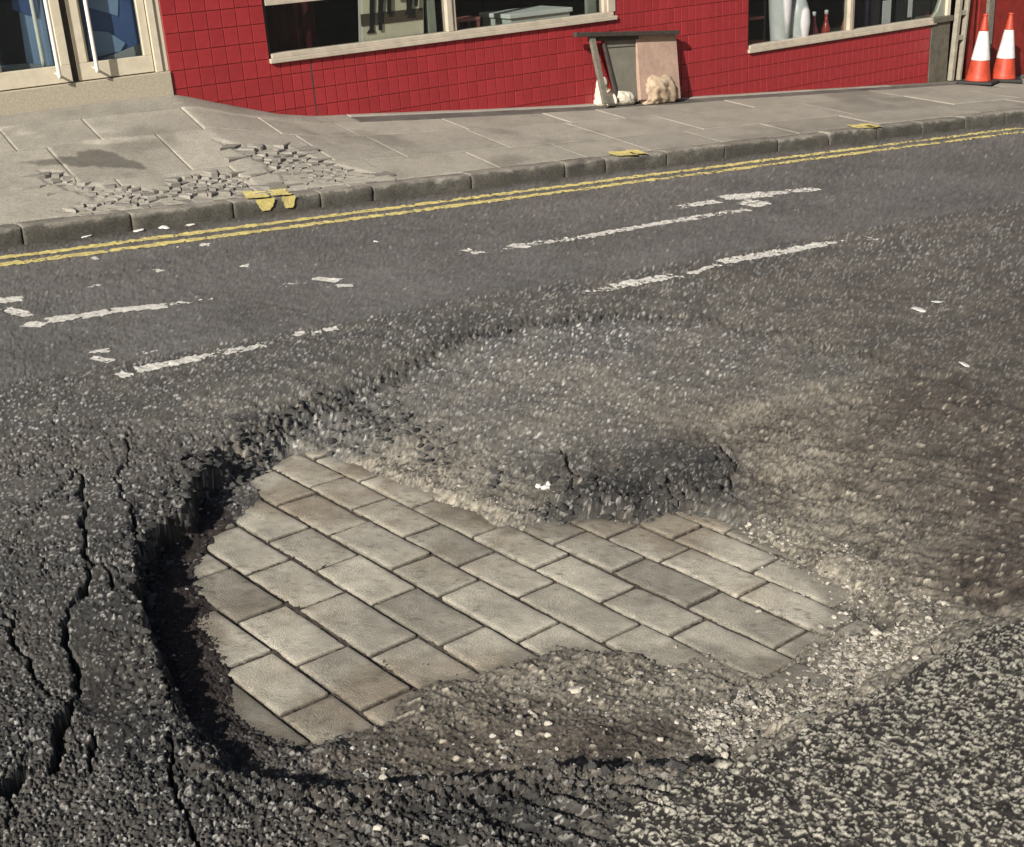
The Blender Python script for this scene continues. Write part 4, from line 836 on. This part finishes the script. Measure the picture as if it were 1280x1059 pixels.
wbag, bbag = mat('white_sack', (.66, .60, .48), .9, .10, 30, .002, 120), mat('beige_sack', (.47, .36, .25), .9, .15, 30, .002, 120, tint2=(.36, .27, .19))
bag('sandbag', 'upright white sandbag slumped on the left leg of the sign frame', 747, 128, (.10, .09, .15), .3, wbag, 3, sag=0)
bag('sandbag', 'flat white sandbag lying at the foot of the sign frame', 770, 130, (.21, .12, .075), -.1, wbag, 17)
bag('sandbag', 'large crumpled beige sandbag lying against the pinkish board', 818, 127, (.24, .15, .15), .1, bbag, 31, sag=.6)
bag('sandbag', 'small beige sandbag tucked at the right of the large crumpled one', 838, 124, (.11, .09, .10), .5, bbag, 44)
LD = empty('ladder', 'weathered grey metal ladder standing between the pier and the red boards', 'ladder', loc=tuple(atn(1184, 98, 9.72)))
ox, oy, oz = LD.location; lm_ = mat('ladder_grey', (.30, .275, .215), .7, .22, 18, .001, 100)
for a, b in (((1188.5, 97), .052), ((1198.5, 95), .036)):
    p = atn(*a, 9.72); box('rail', p[0] - ox - b / 2, p[0] - ox + b / 2, -.03, .03, -.03, 2.6, lm_, LD, .004)
xa, xb = atn(1188.5, 97, 9.72)[0] - ox + .027, atn(1198.5, 95, 9.72)[0] - ox - .019
for py in (47, 16, -18, -52): zr = atn(1198, py, 9.72)[2] - oz; box('rung', xa, xb, -.022, .022, zr - .028, zr + .028, lm_, LD, .004)
org, wht = mat('cone_orange', (.43, .055, .026), .5, .3, 14, .001, 90), mat('cone_white', (.62, .60, .59), .4, .22, 11)
def cone(px, py, label, rz):
    x, y = atn(px, py, 9.42)[:2]; z = float(pav(x, y)); o = empty('traffic_cone', label, 'traffic cone', 'traffic cones by the red boards', (x, y, z + .004)); o.rotation_euler = (0, 0, rz)
    bm = bmesh.new(); bm_box(bm, -.20, .20, -.20, .20, 0, .035, .012); done('base', bm, M['rubber'], o)
    R_ = lambda h: .140 - (.140 - .026) * (h - .03) / .70
    for nm, a, b, mt, g in (('lower_body', .0355, .262, org, 0), ('sleeve', .262, .582, wht, .003), ('upper_body', .582, .748, org, 0)):
        bm = bmesh.new(); pr = [(R_(a) + g + (.012 if a < .04 else 0), a)] + [(R_(h) + g, h) for h in np.linspace(a + .012, b - .004, 5)] + [(R_(b) + g, b)]
        if nm == 'upper_body': pr += [(.030, .75), (.030, .765), (.018, .772)]
        bm_lathe(bm, pr, 28); done(nm, bm, mt, o)
    return o
cone(1223, 96, 'left traffic cone, orange with a white sleeve, by the weathered post', .4); cone(1254, 97, 'right traffic cone, orange with a white sleeve, in front of the flat red boards', .7)

# ------------------------------------------------------------------ scraps, stones and gravel
scrap = mat('scrap_white', (.66, .64, .60), .85, .12, 40); pale = mat('pale_stone', (.50, .46, .38), .9, .2, 60, .001, 200)
def zroad(x, y): return float(ground(np.array([x]), np.array([y]))[0][0])
def lump(name, px, py, wpx, hpx, mt, label, cat, group, z=0., seed=0, flat=.3):
    x, y = at(px, py, z); zz = zroad(x, y); x, y = at(px, py, zz); zz = zroad(x, y)
    dist = math.hypot(math.hypot(x, y), CAMH); w = wpx * dist / FPX; rg = np.random.default_rng(seed + 50)
    bm = bmesh.new(); bmesh.ops.create_icosphere(bm, subdivisions=2, radius=1); dp = max(w * .7, hpx * dist / FPX * 1.4)
    ph = rg.random(6) * 6
    for v in bm.verts:
        c = v.co; k = 1 + .22 * math.sin(3 * c.x + ph[0]) * math.cos(2.6 * c.y + ph[1]) + .15 * math.sin(5 * c.y + 4 * c.z + ph[2])
        v.co = Vector((c.x * k * w / 2, c.y * k * dp / 2, c.z * k * w * flat / 2))
    for f in bm.faces: f.smooth = rg.random() < .3
    o = done(name, bm, mt); o.location = (x, y, zz + w * flat * .30); o.rotation_euler = (rg.normal(0, .15), rg.normal(0, .15), rg.random() * 6 if wpx < 12 else -PSI); o['label'] = label; o['category'] = cat
    if group: o['group'] = group
    return o
G = 'white scraps lying along the gutter'
for k, (a, b, w, h, lb) in enumerate(((172,289,15,5,'white scrap in the gutter just right of the second kerb joint'),(205,285,14,4,'middle white scrap of three in the gutter left of the yellow kerb marks'),(238,282,14,4,'white scrap in the gutter nearest the left of the yellow kerb marks'),
    (107,296,16,4,'white scrap in the gutter farthest to the left under the broken paving'),(222,309,5,3,'tiny white scrap on the road side of the yellow lines below the kerb marks'),(470,302,8,3,'small white scrap alone on the smooth asphalt beyond the yellow lines'),(500,268,6,3,'tiny white scrap touching the outer yellow line'))):
    lump('scrap', a, b, w, h, scrap, lb, 'scrap', G, 0, k, .12)
lump('scrap', 1151, 388, 25, 7, scrap, 'wide white scrap lying alone on the right half of the road', 'scrap', None, 0, 20, .10)
lump('scrap', 1171, 378, 11, 5, scrap, 'small white scrap just beyond the wide white one on the right', 'scrap', None, 0, 21, .12)
lump('scrap', 1207, 458, 17, 6, scrap, 'white curled scrap on the brown dusty asphalt near the right edge', 'scrap', None, 0, 22, .14)
for k, (a, b, w, lb) in enumerate(((673,609,10,'left pebble of three white ones lying on the dark rubble mound'),(686,606,10,'upper right pebble of three white ones on the dark rubble mound'),(682,615,11,'nearest pebble of three white ones on the dark rubble mound'))):
    lump('pebble', a, b, w, 5, scrap, lb, 'pebble', 'three white pebbles', -.05, 30 + k, .55)
for k, (a, b, w, lb) in enumerate(((649,919,12,'pale stone leftmost of three lying in the brown dirt below the blocks'),(685,905,10,'pale stone uppermost of three lying in the brown dirt below the blocks'),(685,920,9,'pale stone lower right of three lying in the brown dirt'),
    (663,886,8,'small pale stone in the brown dirt just under the lower block edge'),(479,974,11,'pale stone on the lip of dark asphalt at the lower edge of the hole'),(461,994,7,'small pale stone left of a larger one on the lower lip of the hole'),(472,1036,13,'flat pale stone on the dark asphalt at the bottom edge of the photo'),(531,1048,12,'pale stone at the very bottom of the photo among dark aggregate'),
    (826,925,9,'pale stone in the brown dirt close to the shadowed right lip'),(948,766,9,'small white stone lying on the dark right-hand paving block'),(1095,789,13,'largest pale stone in the dust right of the blocks'),(1161,774,9,'pale stone at the right end of the dusty gravel by the coarse patch'),(906,946,11,'pale stone where the shadowed lip meets the coarse patch'),(1143,834,8,'pale stone lying on the edge of the coarse patch'),
    (720,864,20,'flat pale sliver of stone lying in the dirt below the blocks'),(1043,772,8,'small pale stone at the right end of the exposed blocks'))):
    lump('loose_stone', a, b, w, w * .6, pale, lb, 'stone', 'pale stones loose in the hole', -.05, 60 + k, .6 if w < 15 else .25)
lump('can', 980, 183, 16, 9, mat('can_dark', (.03, .028, .024), .5, .2, 30), 'crushed dark scrap against the kerb face below the far pavement', 'scrap', None, 0, 90, .6)
def gravel(name, pts, rmin, rmax, seed, colf):
    rg = np.random.default_rng(seed); bm = bmesh.new(); bmesh.ops.create_icosphere(bm, subdivisions=1, radius=1)
    bv = np.array([v.co[:] for v in bm.verts]); bf = np.array([[v.index for v in f.verts] for f in bm.faces]); bm.free(); n = len(pts)
    z, _ = ground(pts[:, 0], pts[:, 1]); r = rmin + (rmax - rmin) * rg.random(n) ** 2.2
    Vv = bv[None] * (1 + .28 * rg.normal(size=(n, len(bv), 1))) * r[:, None, None] * np.stack([1 + .5 * rg.random(n), np.ones(n), .55 + .3 * rg.random(n)], 1)[:, None, :]
    a = rg.random(n) * 6.28; ca, sa = np.cos(a)[:, None], np.sin(a)[:, None]
    X = Vv[..., 0] * ca - Vv[..., 1] * sa; Y = Vv[..., 0] * sa + Vv[..., 1] * ca
    Vv = np.stack([X + pts[:, :1], Y + pts[:, 1:], Vv[..., 2] + (z + r * .25)[:, None]], -1)
    Fv = (bf[None] + (np.arange(n) * len(bv))[:, None, None]).reshape(-1, 3)
    me = new_mesh(name, Vv.reshape(-1, 3), Fv.ravel(), [3] * len(Fv), False); c = colf(rg, n); set_col(me, np.repeat(c, len(bv), 0)); return link(name, me, None, M['road'], kind='stuff')
def spread(n, poly, seed, pw=None):
    rg = np.random.default_rng(seed); P = np.array(px_poly(poly, -.05)); lo, hi = P.min(0), P.max(0); out = []
    c = lo + (hi - lo) * rg.random((n * 6, 2)); s_ = sdf(c[:, 0], c[:, 1], P); c = c[s_ > 0]
    w = vn(c[:, 0] * 9, c[:, 1] * 9, seed) ** 1.5; return c[rg.random(len(c)) < w * 1.6][:n]
greyish = lambda rg, n: np.array([1, .95, .85])[None] * np.where(rg.random(n) < .35, rg.uniform(.25, .5, n), rg.uniform(.05, .18, n))[:, None]
palish = lambda rg, n: np.array([1, .92, .78])[None] * np.where(rg.random(n) < .75, rg.uniform(.26, .48, n), rg.uniform(.07, .2, n))[:, None]
chunky = lambda rg, n: np.array([1, .97, .93])[None] * rg.uniform(.03, .085, n)[:, None]
darkish = lambda rg, n: np.array([1, .97, .93])[None] * np.where(rg.random(n) < .12, rg.uniform(.2, .45, n), rg.uniform(.03, .09, n))[:, None]
gravel('loose_gravel', np.concatenate([spread(500, [(380,945),(500,895),(700,815),(870,810),(960,850),(900,950),(700,950),(480,970)], 1), spread(250, [(455,570),(560,560),(700,600),(860,610),(850,640),(740,650),(640,650)], 2)]), .0018, .0062, 5, greyish)
gravel('pale_gravel', np.concatenate([spread(1100, [(880,640),(1010,640),(1200,760),(1180,800),(1040,880),(900,950),(850,880),(980,830),(1030,760)], 3), spread(2200, [(870,870),(990,835),(1060,780),(1130,770),(1190,785),(1040,885),(930,945),(885,935)], 4)]), .0014, .0078, 6, palish)
gravel('asphalt_crumbs', np.concatenate([spread(900, [(150,680),(250,590),(400,500),(520,470),(560,540),(380,560),(260,650),(260,760),(280,880),(380,950),(300,1010),(200,900)], 7), spread(600, [(300,960),(900,930),(860,1010),(300,1040)], 8)]), .0018, .0075, 7, darkish)
gravel('asphalt_chunks', np.concatenate([spread(150, [(226,590),(262,575),(330,540),(345,560),(300,590),(262,612),(232,640)], 11), spread(160, [(170,690),(226,640),(240,655),(195,705),(185,790),(215,880),(195,880),(165,760)], 12), spread(220, [(340,530),(400,495),(520,515),(640,590),(900,595),(880,630),(700,640),(540,575),(400,545)], 13)]), .004, .017, 9, chunky)
gravel('asphalt_lumps', np.concatenate([spread(60, [(215,600),(262,578),(330,535),(345,560),(300,592),(262,618),(240,650),(200,668),(190,650)], 21), spread(40, [(160,690),(200,655),(230,660),(190,720),(180,790),(160,770)], 22), spread(60, [(400,500),(540,520),(640,585),(560,580),(450,560),(390,550)], 23), spread(70, [(680,575),(800,590),(900,560),(915,600),(860,635),(760,640),(680,625)], 24), spread(50, [(300,965),(500,960),(880,955),(860,985),(480,990),(300,1000)], 25)]), .006, .0165, 19, chunky)
